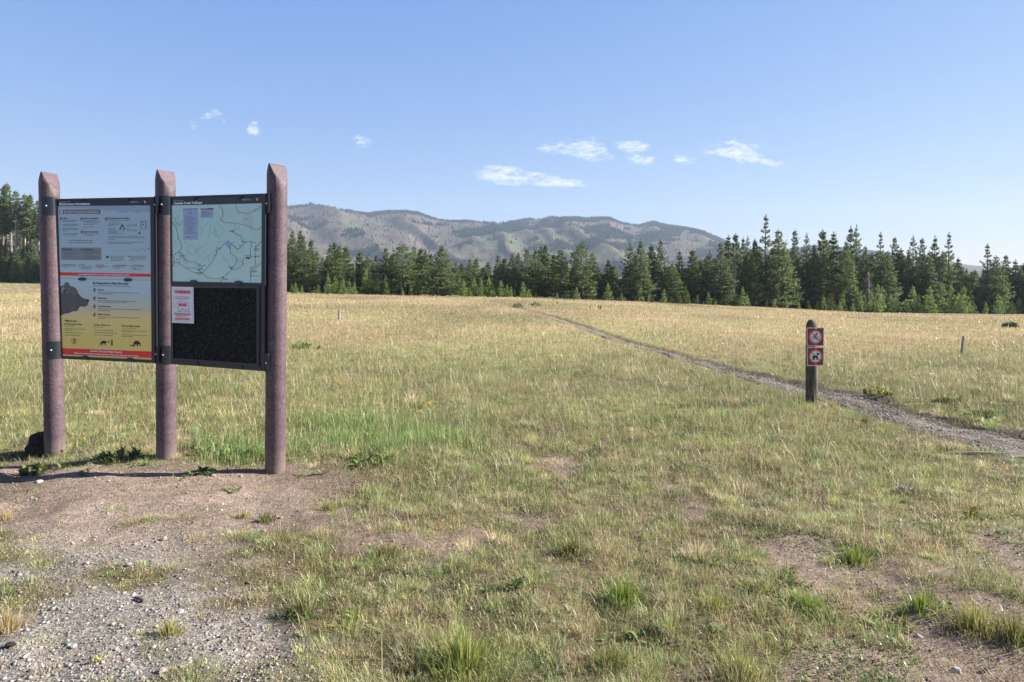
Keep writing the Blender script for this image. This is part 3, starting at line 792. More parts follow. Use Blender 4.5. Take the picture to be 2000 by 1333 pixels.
# bear poster
S = Sheet(PL1, B_, sl1, .002)
S.grid((368, 96), (1562, 120), (1584, 1164), (404, 1112), [(0, srgb(146, 174, 202)), (.2, srgb(143, 167, 190)), (.38, srgb(165, 166, 158)), (.5, srgb(186, 174, 126)), (.8, srgb(193, 172, 108)), (1, srgb(197, 174, 108))], 0, 40)
bp = S.build('bear_poster', board, 'bear safety poster fading from blue to tan')
b = S.sub(.0005)
HEAD = [(372, 215), (400, 190), (432, 182), (447, 150), (475, 140), (498, 158), (512, 190), (560, 205), (600, 240), (625, 300), (660, 335), (700, 360), (735, 366), (755, 372), (761, 386), (746, 405), (746, 430), (730, 456), (700, 466), (660, 458), (636, 470), (622, 487), (618, 507), (590, 525), (556, 522), (500, 546), (440, 556), (388, 580), (380, 400)]
b.poly(HEAD, srgb(74, 77, 86), 0)
def inside(x, y, P):
    c = False
    for (x0, y0), (x1, y1) in zip(P, P[1:]+P[:1]):
        if (y0 > y) != (y1 > y) and x < (x1-x0)*(y-y0)/(y1-y0)+x0: c = not c
    return c
q = random.Random(4)
for _ in range(900):
    x, y = q.uniform(374, 760), q.uniform(142, 578)
    if not inside(x, y, HEAD): continue
    a = math.atan2(y-300, x-720)+q.uniform(-.5, .5); l = q.uniform(8, 22); k = q.uniform(.35, 2.5)*(1.25 if y < 300 else .85)
    x2, y2 = x+math.cos(a)*l, y+math.sin(a)*l
    if inside(x2, y2, HEAD): b.line([(x, y), (x2, y2)], 4.5, tuple(min(1, z*k) for z in srgb(66, 72, 86)), 1)
b.disc(424, 248, 26, 38, srgb(120, 130, 146), 2); b.disc(437, 262, 18, 28, srgb(58, 64, 76), 3); b.disc(604, 322, 9, 7, srgb(14, 14, 18), 3); b.disc(746, 385, 15, 15, srgb(22, 24, 30), 3)
b.line([(640, 440), (700, 440), (738, 425)], 4, srgb(25, 28, 34), 3); b.build('bear_picture', bp)
t = S.sub(.0006)
t.line([(366, 96), (1562, 120)], 3, srgb(80, 92, 110), 1)
t.text(808, 1275, 165, 25, 'Be Prepared for a Bear Encounter', INK); t.text(808, 1302, 192, 12, 'Grizzly and black bears inhabit all of Yellowstone National Park.', INK, False)
for (y, st, x1, l1, e1, l2, e2) in ((250, 'Be Alert', 953, 'Watch for signs of bear activity: scratches in trees, tracks, scat, or dig', 1406, 'sites. Avoid dead animals.', 1068),
        (357, 'Make Noise', 993, 'Avoid surprising a bear by calling out and clapping your hands at', 1380, 'regular intervals to make your presence known.', 1242),
        (463, 'Carry Bear Spray', 1045, 'Carry bear spray and know how to use it. Keep it immediately available,', 1436, 'not inside your pack.', 1036),
        (569, 'Hike in Groups', 1030, 'Travel in groups of 3 or more is recommended. Stay with your group', 1412, 'at all times.', 968)):
    t.text(875, x1, y+1, 17, st, INK); t.text(877, e1, y+29, 11, l1, INK, False); t.text(877, e2, y+49, 11, l2, INK, False)
    t.disc(830, y+2, 15, 22, INK, 1); t.disc(834, y+4, 6, 9, srgb(170, 184, 196), 2); t.line([(820, y-18), (834, y-27), (845, y-18)], 4, INK, 1)
t.text(440, 612, 656, 23, 'What to do...', INK); t.text(437, 668, 694, 17, 'If You Encounter a Bear', INK); t.text(825, 1040, 706, 17, 'If a Bear Charges You', INK); t.text(1183, 1425, 719, 17, 'If a Bear Makes Contact', INK)
DK = srgb(84, 78, 58)
t.bars(440, [560, 705, 545, 668, 648], [714, 749, 768, 800, 832], DK); t.bars(826, [950, 1075, 1125, 1068], [726, 764, 797, 829], DK); t.bars(1184, [1362, 1520, 1325, 1520, 1330], [741, 772, 791, 828, 848], DK)
t.build('lettering', bp)
t = S.sub(.0006)
t.ring(563, 912, 38, 5, srgb(190, 60, 50), 3); t.disc(572, 886, 6, 6, INK); t.line([(570, 893), (562, 915), (575, 930), (568, 945)], 7, INK); t.line([(562, 915), (548, 935)], 6, INK); t.line([(548, 900), (568, 898), (585, 906)], 4, INK); t.line([(538, 886), (588, 938)], 4, srgb(190, 60, 50), 3)
t.poly([(890, 968), (905, 935), (925, 912), (950, 903), (972, 908), (985, 918), (990, 935), (975, 938), (968, 945), (982, 963), (970, 965), (955, 945), (938, 942), (938, 966), (922, 966), (924, 942), (908, 950), (902, 966)], INK, 1)
t.poly([(992, 925), (1022, 912), (1022, 934)], INK, 1); t.line([(1020, 915), (1052, 908)], 5, INK); t.disc(1057, 898, 7, 8, INK); t.poly([(1048, 906), (1066, 906), (1066, 970), (1058, 970), (1057, 940), (1054, 970), (1046, 970)], INK, 1)
t.poly([(1275, 968), (1300, 962), (1340, 960), (1362, 968), (1340, 983), (1310, 974)], INK, 1); t.poly([(1338, 930), (1360, 908), (1390, 906), (1418, 922), (1430, 945), (1433, 976), (1420, 976), (1412, 952), (1395, 956), (1398, 978), (1384, 978), (1376, 955), (1352, 962), (1336, 955)], INK, 1)
t.build('pictograms', bp)
w = S.sub(.0006)
w.poly([(400, 1002), (1578, 1047), (1580, 1131), (403, 1084)], RED, 0)
w.text(775, 1192, 1047, 22, 'Caution: You are in Bear Country', WHT); w.text(563, 1408, 1073, 17, 'Visitors have been injured and killed by bears. There is no guarantee of your safety.', WHT); w.build('warning_band', bp)
# ---- right panel: map above, dark pin board below
O2 = [(331.6, 384.2), (518.4, 378.2), (516.8, 726.2), (333.4, 712)]
mb = slab(PL2, [[(O2[k][0]+.5*(1 if k in (0, 3) else -1), O2[k][1]+.5*(1 if k < 2 else -1)) for k in range(4)]], -.055, -.004)
I2 = [(334.0, 387.0), (511.2, 382.0), (510.4, 553.6), (335.4, 550.6)]
T2 = [O2[0], O2[1], (517.7, 557.8), (332.6, 554.6)]
for q in ring_quads(T2, I2):
    m2 = slab(PL2, [q], -.052, .010); mb.add(m2.v, m2.f)
fr2 = mb.build('frame', M['frame'], board)
for (cr, x, y, rx, ry, a0, a1) in ((C_, 458, 104, 50, 34, 0, PI), (C_, 1085, 84, 52, 42, 0, PI), (C_, 468, 1272, 48, 30, 0, 2*PI), (C_, 1082, 1285, 50, 30, 0, 2*PI)):
    clip(PL2, cr, x, y, rx, ry, a0, a1, fr2)
S = Sheet(PL2, C_, sl2, .002)
S.grid((167, 224), (1414, 192), (1405, 1285), (178, 1262), [(0, srgb(142, 179, 196)), (1, srgb(148, 183, 200))])
mp = S.build('trail_map', board, 'pale teal trail map')
h = S.sub(.0004); h.poly([(158, 122), (1416, 90), (1414, 193), (167, 224)], srgb(40, 47, 60), 0)
h.text(203, 342, 165, 8, 'Yellowstone National Park', WHT, False); h.text(203, 593, 207, 30, 'Cascade Creek Trailhead', WHT); h.text(1145, 1238, 139, 8, 'National Park Service', WHT, False); h.text(1145, 1280, 153, 8, 'U.S. Department of the Interior', WHT, False)
arrowhead(h, 1346, 140, 1.05); h.build('header', mp)
t = S.sub(.0005)
q = random.Random(9); FA = srgb(104, 146, 152)
for _ in range(84):
    x, y = q.uniform(200, 1380), q.uniform(240, 1000); a = q.uniform(.6, 2.4); pts = [(x, y)]
    for k in range(q.randint(3, 9)):
        a += q.uniform(-.6, .6); x += math.cos(a)*24; y += math.sin(a)*24
        if not (185 < x < 1395 and 230 < y < 1240): break
        pts.append((x, y))
    t.line(pts, q.uniform(2.5, 7), FA if q.random() < .7 else srgb(128, 168, 172), 0)
t.poly([(1130, 410), (1160, 330), (1280, 330), (1290, 520), (1200, 490), (1140, 470)], srgb(146, 174, 186), 0)
t.build('relief_shading', mp); t = S.sub(.0005)
RD = srgb(132, 84, 88); TRL = srgb(74, 82, 88)
for pts in ([(830, 215), (855, 260), (880, 315), (875, 365), (850, 400), (855, 430), (900, 458), (960, 465), (1000, 460), (1100, 475), (1180, 492), (1250, 515), (1290, 548), (1370, 555), (1402, 510)],
            [(1050, 200), (1060, 260), (1100, 325), (1160, 322), (1215, 335), (1290, 300), (1330, 290), (1405, 230)],
            [(180, 1000), (260, 1003), (330, 1050), (380, 1080), (440, 1080), (490, 1075), (545, 1110), (590, 1150), (680, 1215), (760, 1230), (830, 1225), (880, 1205), (940, 1160), (1000, 1100), (1060, 1098), (1120, 1065), (1150, 1030), (1160, 950), (1200, 930), (1320, 925), (1385, 930)],
            [(1320, 925), (1318, 1050), (1260, 1075), (1255, 1180)], [(1320, 925), (1318, 820), (1340, 780), (1385, 750), (1400, 715)], [(180, 880), (205, 920), (215, 980), (200, 1040), (180, 1070)]):
    t.line(pts, 6, RD, 2)
for pts in ([(177, 440), (235, 520), (265, 650), (312, 780), (300, 830), (230, 890)], [(275, 855), (325, 890), (340, 950), (420, 1000), (480, 995), (520, 1020), (545, 1050)], [(600, 1140), (680, 1060), (740, 980), (785, 890), (800, 845), (850, 800), (910, 740), (950, 725)],
            [(985, 750), (1040, 790), (1085, 822), (1140, 780), (1150, 740), (1180, 715), (1250, 715), (1340, 740)], [(980, 790), (985, 880), (1050, 925), (1075, 980), (1040, 1040), (990, 1090)], [(1140, 710), (1130, 650), (1060, 610), (1000, 585)], [(1255, 720), (1275, 760), (1258, 800), (1255, 910)],
            [(380, 1080), (420, 1115), (480, 1140), (560, 1145), (600, 1140)], [(880, 1205), (850, 1270)], [(1280, 1190), (1330, 1185), (1395, 1190)]):
    t.line(pts, 5, TRL, 2)
t.build('route_lines', mp); t = S.sub(.0005)
t.line([(1400, 1010), (1340, 1065), (1280, 1090), (1265, 1180), (1250, 1270)], 9, srgb(104, 132, 190), 2)
LK = srgb(96, 148, 224)
for x, y, rx, ry in ((955, 765, 34, 32), (1150, 765, 13, 18), (800, 806, 14, 15), (575, 1058, 37, 14), (1077, 980, 9, 9), (233, 768, 5, 8)): t.disc(x, y, rx, ry, LK, 3, 12)
t.build('lakes', mp); t = S.sub(.0006)
for x, y, n in ((325, 905, 2), (575, 1085, 2), (545, 1150, 2), (1000, 568, 2), (990, 1065, 2), (910, 1225, 2), (1340, 815, 3), (1200, 910, 1), (1180, 735, 1), (1360, 915, 1), (1000, 735, 1), (1310, 1120, 2), (1200, 408, 1)):
    t.bars(x-30, x+34, [y+k*13 for k in range(n)], TRL, 6)
for x, y in ((950, 715), (965, 805), (830, 812), (785, 838), (1150, 712), (1112, 770), (560, 1028), (625, 1043), (230, 888), (375, 972), (545, 1110), (590, 1148), (885, 1207), (992, 1086), (1325, 925), (1258, 912), (1330, 785), (1265, 1192), (1306, 1116), (250, 965)): t.poly([(x-7, y-8), (x+7, y-8), (x+7, y+8), (x-7, y+8)], srgb(80, 66, 62), 3)
t.poly([(1200, 934), (1250, 936), (1250, 956), (1200, 954)], INK, 3)
t.build('place_marks', mp)
L = S.sub(.0008)
L.poly([(333, 268), (535, 264), (537, 690), (339, 694)], srgb(124, 146, 190), 0); L.poly([(333, 268), (535, 264), (535, 272), (333, 277)], INK, 1)
for x, y, e, st in ((378, 377, 430, 'Trailhead'), (378, 407, 505, 'Backcountry Campsite'), (380, 437, 460, 'Ranger Station'), (380, 467, 520, 'Developed Campground'), (378, 497, 478, 'Backcountry Trail'), (378, 527, 455, 'Primary Road'), (375, 551, 470, 'Secondary Road'), (375, 575, 462, 'Unpaved Road'), (380, 605, 520, 'Bear Management Area')):
    L.text(x, e, y, 10, st, INK, False); L.line([(352, y-6), (368, y-6)], 4, RD if 'Road' in st else INK, 2)
L.line([(432, 300), (432, 340)], 3, BODY); L.ring(432, 322, 16, 3, BODY); L.line([(375, 655), (440, 656)], 6, INK); L.line([(440, 656), (490, 657)], 2, INK)
L.poly([(575, 262), (750, 258), (750, 390), (577, 394)], srgb(126, 148, 190), 0); L.poly([(575, 262), (750, 258), (750, 280), (575, 285)], srgb(92, 76, 68), 1); L.bars(585, 665, [273], WHT, 5, 2); L.bars(586, [665, 718, 740, 712, 735, 660, 705], [303, 315, 328, 341, 353, 366, 379], BODY, 4, 2)
L.build('legend', mp)
# dark pin board: a lipped door inside the frame
def dd(x, y): return (D_[0]+x/D_[2], D_[1]+y/D_[2])
o = [dd(158, 118), dd(1312, 128), dd(1306, 1178), dd(162, 1092)]; i = [dd(184, 150), dd(1274, 158), dd(1272, 1141), dd(188, 1064)]
mb = slab(PL2, ring_quads([(333, 555.6), (517.4, 558.6), (516.6, 725.6), (333.6, 711.6)], o), -.05, .003)
for qd in ring_quads(o, i):
    m2 = slab(PL2, [qd], -.004, .013); mb.add(m2.v, m2.f)
m2 = slab(PL2, [[dd(165, 1094), dd(1330, 1182), dd(1330, 1212), dd(165, 1128)]], -.004, .009); mb.add(m2.v, m2.f)
pb = slab(PL2, [i], -.003, .004).build('pin_board', M['rubber'], board)
lip = mb.build('lip', M['frame'], pb)
for x, y in ((462, 1136), (1040, 1186)): clip(PL2, D_, x, y, 44, 28, -PI*.55, PI*.75, pb)
# brackets with bolts
def arc_plate(i, px0, px1, py0, py1, par, out=.004):
    """a bent plate hugging a post between two photo columns"""
    p = POSTS[i]; v = []; n = 10
    ab = axis_at(i, CZ+(H0-(py0+py1)/2)/F*p['d']); view = Vector((0, 0, 0))-Vector((ab.x, ab.y, 0)); va = math.atan2(view.y, view.x)
    cx = 1000+F*ab.x/ab.y; R = p['r']*F/ab.y/math.cos(math.atan2(ab.x, ab.y))
    a0, a1 = math.asin(max(-1, min(1, (px0-cx)/R))), math.asin(max(-1, min(1, (px1-cx)/R)))
    z0, z1 = CZ+(H0-py0)/F*(ab.y-.08), CZ+(H0-py1)/F*(ab.y-.08)
    for rr in (p['r']-.004, p['r']+out):
        for z in (z0, z0-.012, z1+.012, z1):
            for k in range(n+1):
                a = va+a0+(a1-a0)*k/n; u = k/n
                if z in (z0, z1) and k == 0: a = va+a0+(a1-a0)*.07
                v.append(Vector((ab.x+rr*math.cos(a), ab.y+rr*math.sin(a), z)))
    m = n+1; f = []
    for r0 in (0, 4):
        for j in range(3):
            for k in range(n):
                q = (r0+j)*m+k; q2 = (r0+j+1)*m+k; f.append((q, q+1, q2+1, q2) if r0 else (q, q2, q2+1, q+1))
    for k in range(n): f.append((k, k+1, 4*m+k+1, 4*m+k)); f.append((3*m+k, 7*m+k, 7*m+k+1, 3*m+k+1))
    for j in range(3):
        for e in (0, n): f.append((j*m+e, (j+1)*m+e, (4+j+1)*m+e, (4+j)*m+e))
    o = link('bracket', mesh('bracket', v, f), M['frame'], par)
    return o, ab, va
def bolt(par, c, nrm):
    bm = bmesh.new(); bmesh.ops.create_uvsphere(bm, u_segments=12, v_segments=8, radius=.0085)
    bmesh.ops.scale(bm, vec=(1, 1, .6), verts=bm.verts)
    q = Vector(nrm).to_track_quat('Z', 'Y').to_matrix().to_4x4(); bmesh.ops.transform(bm, matrix=Matrix.Translation(c)@q, verts=bm.verts)
    me = bpy.data.meshes.new('bolt'); bm.to_mesh(me); bm.free()
    link('bolt', me, M['bolt'], par)
for i, px0, px1, py0, py1, bx, by in ((0, 82.5, 112, 384.5, 420.5, 90.3, 402.5), (0, 92.5, 121, 667.5, 702, 99.7, 684.5), (1, 310.5, 339, 382.5, 419, 315.7, 400), (1, 312.5, 341, 676, 712, 318.3, 693.5)):
    o, ab, va = arc_plate(i, px0, px1, py0, py1, board)
    R = POSTS[i]['r']*F/ab.y/math.cos(math.atan2(ab.x, ab.y)); a = va+math.asin((bx-(1000+F*ab.x/ab.y))/R); rr = POSTS[i]['r']+.005
    bolt(o, Vector((ab.x+rr*math.cos(a), ab.y+rr*math.sin(a), CZ+(H0-by)/F*(ab.y-.08))), (math.cos(a), math.sin(a), 0))
for pl, q, b in ((PL1, [(300.4, 384), (306.2, 382.5), (308, 385.5), (308, 417), (306, 419.5), (300.6, 419)], (302.0, 400)), (PL1, [(302.3, 676), (308, 677.5), (309.3, 680.5), (308.6, 708), (306, 711), (302.4, 710.5)], (303.6, 692)),
                 (PL2, [(518.8, 378), (524.5, 377.2), (526.2, 380), (526, 414), (523.5, 417), (518.8, 416.2)], (520.3, 397.5)), (PL2, [(517.2, 690), (524, 691), (525.4, 694), (524.2, 724), (521.5, 728), (517.0, 727)], (519.6, 709.5))):
    o = slab(pl, [q], -.006, .0).build('bracket', M['frame'], board)
    bolt(o, pl.at(b[0], b[1], .002), pl.n)
# paper notice tacked to the pin board
S = Sheet(PL2, D_, sl2, .020)
pn = slab(PL2, [[dd(167, 135), dd(452, 141), dd(458, 616), dd(173, 605)]], .0145, .0165).build('paper_notice', plain('white_paper', (.80, .80, .84), .6, .03, 8))
tag(pn, 'white paper bear warning notice tacked to the dark lower right panel', 'notice')
PR = srgb(178, 40, 52); GY = srgb(96, 96, 116)
t = S.sub()
t.text(203, 412, 222, 42, 'WARNING', PR); t.text(258, 366, 388, 38, 'BEAR', PR); t.text(203, 416, 499, 21, 'FREQUENTING AREA', PR)
t.text(215, 395, 300, 42, '07/27/2019', srgb(140, 140, 152), False)
t.bars(225, [390, 350], [512, 523], GY, 5); t.bars(212, [408, 410], [546, 560], PR, 9)
for a, b_ in (((188, 160), (437, 165)), ((437, 165), (442, 588)), ((442, 588), (194, 580)), ((194, 580), (188, 160))): t.line([a, b_], 2, srgb(150, 150, 170))
t.build('lettering', pn)
b = S.sub()
b.line([(258, 398), (235, 408), (217, 400), (225, 370), (240, 345), (270, 330), (300, 325), (340, 330), (375, 350), (390, 390), (395, 440), (398, 465), (375, 465), (365, 430), (345, 440), (360, 465), (335, 465), (320, 420), (300, 425), (285, 440), (300, 465), (272, 465), (275, 440), (262, 465), (245, 465), (255, 430), (250, 405)], 3.2, GY)
b.build('bear_outline', pn)

# ---------------------------------------------------------------- trail sign post
PD = 9.36; pr = .0755
def sp(px, py, d=PD): return Vector(((px-1000)/F*d, d, CZ+(H0-py)/F*d))
sign = empty('sign_post', (sp(1584, 790).x, PD, 0))
tag(sign, 'weathered grey timber post beside the trail carrying two brown prohibition signs', 'sign post')
def link(name, me, mats, parent=None):
    o = _link(name, me, mats, parent)
    if parent is not None:
        if parent is board: o.matrix_parent_inverse = inv
        elif parent is sign: o.matrix_parent_inverse = Matrix.Translation(-sign.location)
    return o
v = []; f = []; n = 26; prof = [(820, 1.06), (790, 1.05), (755, 1.03), (720, 1.0), (690, .975), (665, .95), (645, .93), (637, .91), (630, .72), (626.5, .50), (624.6, .28)]
q = random.Random(2); lob = [1+q.uniform(-.05, .05) for _ in range(n)]
for (py, k) in prof:
    cx = 1584.8+(py-700)*.006
    c = sp(cx, py)
    for j in range(n):
        a = 2*PI*j/n; r = pr*k*lob[j]*(1+q.uniform(-.012, .012))
        v.append(c+Vector((r*math.cos(a), r*math.sin(a), 0)))
for i in range(len(prof)-1):
    for j in range(n): f.append((i*n+j, (i+1)*n+j, (i+1)*n+(j+1) % n, i*n+(j+1) % n)[::-1])
f.append(tuple(range((len(prof)-1)*n, len(prof)*n)))
sh = link('shaft', mesh('shaft', v, f, smooth=True), M['timber'], sign)
PL3 = Plane(1575, PD-.098, 1610, PD-.088)
BR = srgb(112, 50, 22); PK = srgb(206, 84, 98); SW = srgb(226, 226, 238)
flat = lambda py: 0
for k, (out, inn, c) in enumerate((([(252, 213), (488, 213), (485, 468), (252, 467)], [(261, 223), (478, 223), (476, 457), (261, 457)], (372, 340)), ([(254, 483), (486, 481), (481, 736), (256, 739)], [(263, 492), (477, 490), (472, 724), (265, 728)], (372, 607)))):
    ee = lambda p: (E_[0]+p[0]/E_[2], E_[1]+p[1]/E_[2])
    pl = slab(PL3, [[ee(p) for p in out]], -.004, .0).build('sign_plate', plain('white_sign_edge', (.72, .72, .75), .4, .03), sign)
    pl['label'] = ['upper plate with the no-cycling symbol', 'lower plate with the no-dogs symbol'][k]
    s = Sheet(PL3, E_, flat, .0012)
    s.poly(inn, BR, 0); s.build('brown_field', pl)
    s = Sheet(PL3, E_, flat, .002)
    x, y = c
    s.disc(x, y, 87, 92, srgb(190, 150, 160), 0, 40); s.disc(x, y, 83, 88, PK, 1, 40); s.disc(x, y, 69, 74, SW, 2, 40)
    s.line([(x-50, y-52), (x+52, y+54)], 14, PK, 3)
    if k == 0:
        for wx in (340, 403): s.ring(wx, 358, 26, 4.5, INK, 5, 24, 1.02)
        s.line([(340, 358), (362, 332), (385, 356), (403, 358)], 5, INK, 5); s.line([(385, 356), (362, 352), (340, 358)], 4, INK, 5)
        s.disc(384, 293, 10, 10, INK, 5); s.poly([(378, 302), (366, 312), (350, 326), (352, 334), (368, 340), (372, 334), (366, 328), (380, 316), (398, 324), (402, 318), (388, 308)], INK, 5)
        s.line([(368, 336), (378, 350), (366, 362)], 7, INK, 5)
    else:
        s.poly([(318, 590), (333, 598), (385, 594), (403, 598), (403, 622), (400, 655), (383, 656), (385, 632), (362, 626), (358, 640), (368, 656), (352, 657), (342, 640), (340, 656), (328, 657), (330, 605)], INK, 5)
        s.poly([(386, 560), (400, 557), (422, 568), (418, 588), (400, 590), (388, 582)], INK, 5)
    s.build('symbol', pl)
    for by in (out[0][1]+14, out[2][1]-14):
        bolt(pl, PL3.at(*ee((375, by)), .002), PL3.n)
link = _link
# ---------------------------------------------------------------- conifers
def tri_fans(C, Dv, ln, wd, nb, col, r):
    """needle tufts: nb thin triangles round each direction"""
    n = len(C)
    C = np.repeat(C, nb, 0); Dv = np.repeat(Dv, nb, 0)+r.normal(0, .48, (n*nb, 3)); Dv /= np.linalg.norm(Dv, axis=1)[:, None]
    ln = np.repeat(ln, nb)*r.uniform(.6, 1.3, n*nb); col = np.repeat(col, nb, 0)*r.uniform(.8, 1.2, (n*nb, 1))
    s = np.cross(Dv, r.normal(0, 1, (n*nb, 3))); s /= np.maximum(np.linalg.norm(s, axis=1)[:, None], 1e-6)
    w = (ln*wd)[:, None]
    V = np.stack([C-Dv*(ln*.15)[:, None], C+Dv*(ln*.45)[:, None]+s*w, C+Dv*ln[:, None], C+Dv*(ln*.45)[:, None]-s*w], 1)
    return V.reshape(-1, 3), np.repeat(col, 4, 0)
def conifer(seed, H=8., R=1.3, cb=.04, pw=.8, droop=-.15, up=.9, dens=1., tl=.30, green=((.045, .070, .026), (.09, .125, .042), (.14, .165, .06)), open_=.08, dead=0., wig=.06, whorls=26, nb=4):
    """(crown verts, colours), (trunk verts, faces): a trunk, whorls of limbs, tufts of needles along the limbs"""
    r = np.random.default_rng(seed)
    tv = []; tf = []
    bend = r.normal(0, wig, 2)
    def axis(z): u = z/H; return np.array([bend[0]*math.sin(u*2.6), bend[1]*math.sin(u*2.1), z])
    v, f = tube([axis(H*k/10) if k else axis(-.25) for k in range(11)], [H*.0145*(1-k/10*.93)*(1.25 if k == 0 else 1) for k in range(11)], 7)
    tv += [tuple(p) for p in v]; tf += f
    C = []; Dn = []; Ln = []; Cl = []
    zb = H*cb
    G = np.array(green)
    for k in range(whorls):
        u = (k+r.uniform(-.3, .3))/whorls
        u = np.clip(u, 0, .985)
        z = zb+(H*.975-zb)*u
        prof = (1-u)**pw*(1-.35*max(0, .16-u)/.16)
        nbr = int(r.integers(5, 8)); a0 = r.uniform(0, 6.28)
        gap = r.random() < open_
        for j in range(nbr):
            if r.random() < .10+open_*.35: continue
            a = a0+6.283*j/nbr+r.normal(0, .22); L = R*prof*r.uniform(.62, 1.22)+H*.010
            if gap: L *= .6
            e0 = droop+(.75-droop)*u**1.6; e1 = e0+up*r.uniform(.5, 1.1)
            m = 5; pts = [axis(z)]
            for i in range(m):
                e = e0+(e1-e0)*(i/m)**1.5
                pts.append(pts[-1]+np.array([math.cos(a)*math.cos(e), math.sin(a)*math.cos(e), math.sin(e)])*L/m)
            if L > R*.18:
                v, f = tube([pts[0], pts[2], pts[4]], [H*.0035*(1-u*.6), H*.0022, H*.001], 3, False)
                o = len(tv); tv += [tuple(p) for p in v]; tf += [tuple(i+o for i in q) for q in f]
            if dead and r.random() < dead: continue
            nt = max(2, int(dens*(4+15*L/R)))
            t = r.uniform(.22, 1, nt)**.8; t[0] = 1
            P = np.array(pts); ti = t*m; i0 = np.minimum(ti.astype(int), m-1); fr = (ti-i0)[:, None]
            B = P[i0]*(1-fr)+P[i0+1]*fr; D = P[i0+1]-P[i0]; D /= np.linalg.norm(D, axis=1)[:, None]
            side = np.array([-math.sin(a), math.cos(a), 0]); sw = r.normal(0, 1, nt)*(1.05-t*.75)*L*.30
            B = B+side*sw[:, None]+np.array([0, 0, 1])*(np.abs(sw)*.15+r.normal(0, .05, nt))[:, None]
            D = D*.8+side*(np.sign(sw)*.6)[:, None]+np.array([0, 0, .45])
            C.append(B); Dn.append(D/np.linalg.norm(D, axis=1)[:, None]); Ln.append(np.full(nt, tl)*r.uniform(.75, 1.2, nt)*(1-.52*u))
            lim = r.random()
            g = np.clip(r.normal(.35+.35*lim, .22, nt), 0, 1)[:, None]
            Cl.append(np.where(g < .5, G[0]+(G[1]-G[0])*g*2, G[1]+(G[2]-G[1])*(g-.5)*2))
    nt = 9                                                          # leader
    zt = np.linspace(H*.93, H*.995, nt); C.append(np.array([axis(z) for z in zt])); Dn.append(np.tile((0, 0, 1.), (nt, 1))+r.normal(0, .18, (nt, 3))); Ln.append(np.full(nt, tl*.5)); Cl.append(np.tile(G[1], (nt, 1)))
    C = np.concatenate(C); Dn = np.concatenate(Dn); Ln = np.concatenate(Ln); Cl = np.concatenate(Cl)
    V, cc = tri_fans(C, Dn, Ln, .17, nb, Cl, r)
    return (V, cc), (tv, tf)
def crown_mesh(V, c, name='crown'):
    n = len(V)//4
    return npmesh(name, V, np.arange(n*4), np.arange(n)*4, None, c)
PROTO = {}
def proto(key, bark='bark', needle='needle', **kw):
    (V, c), (tv, tf) = conifer(**kw)
    tm = mesh('trunk', tv, tf, smooth=True); cm = crown_mesh(V, c)
    PROTO[key] = (kw.get('H', 8.), kw.get('R', 1.3), cm, tm, M[needle], M[bark])
OL = ((.092, .142, .058), (.170, .225, .088), (.25, .295, .125))
BL = ((.078, .122, .062), (.155, .205, .090), (.225, .27, .12))
LG = ((.14, .21, .065), (.24, .33, .105), (.34, .41, .15))
proto('full1', seed=1, R=1.45, green=OL); proto('full2', seed=2, R=1.5, pw=.7, green=OL, open_=.12); proto('full3', seed=3, R=1.35, pw=.9, green=BL)
proto('full4', seed=14, R=1.5, pw=.62, green=BL, open_=.15, wig=.12); proto('full5', seed=15, R=1.4, pw=.75, green=OL, cb=.08, wig=.1)
proto('slim1', seed=4, R=.85, pw=.75, green=OL, open_=.1); proto('slim2', seed=5, R=.8, pw=.6, green=BL, open_=.2); proto('slim3', seed=16, R=.9, pw=.55, green=OL, open_=.3, wig=.1)
proto('open1', seed=6, R=1.5, pw=.95, green=BL, open_=.35, up=1.3, droop=-.05, whorls=20, dens=.8); proto('open2', seed=7, R=1.3, pw=.8, green=BL, open_=.4, up=1.2, whorls=20, dens=.75, cb=.1)
proto('round', seed=8, R=1.5, pw=.45, green=OL, open_=.15, wig=.12)
proto('sap1', seed=9, H=2., R=.60, tl=.17, cb=.03, pw=.9, green=LG, whorls=12, open_=.3, wig=.08, dens=.6, up=1.2); proto('sap2', seed=10, H=2., R=.55, tl=.16, cb=.03, pw=.7, green=LG, whorls=12, open_=.25, dens=.6, up=1.1, wig=.08); proto('sap3', seed=17, H=2., R=.62, tl=.17, cb=.02, pw=.6, green=((.045, .075, .022), (.082, .115, .034), (.12, .15, .05)), whorls=12, open_=.25, dens=.65, up=1.2, wig=.08)
proto('red', needle='rust_needle', seed=11, H=2., R=.5, tl=.15, cb=.03, pw=.8, whorls=12, dens=.5, open_=.3, wig=.01)
proto('tall1', bark='palebark', seed=12, H=20., R=1.55, cb=.50, pw=.55, tl=.55, green=OL, whorls=26, dens=.7, open_=.3, wig=.25); proto('tall2', bark='palebark', seed=13, H=20., R=1.35, cb=.62, pw=.6, tl=.5, green=BL, whorls=20, dens=.65, open_=.3, wig=.3)
proto('tall3', bark='deadwood', seed=18, H=20., R=1.3, cb=.70, pw=.6, tl=.5, green=OL, whorls=16, dens=.6, open_=.35, wig=.3)
proto('snag1', bark='deadwood', seed=19, H=8., R=.75, cb=.12, pw=.5, dead=1., whorls=34, up=.3, droop=-.35, wig=.1)
proto('snag2', bark='deadwood', seed=20, H=20., R=1.3, cb=.2, pw=.35, dead=1., whorls=44, up=.2, droop=-.5, wig=.4)
PROTO_OF = {}
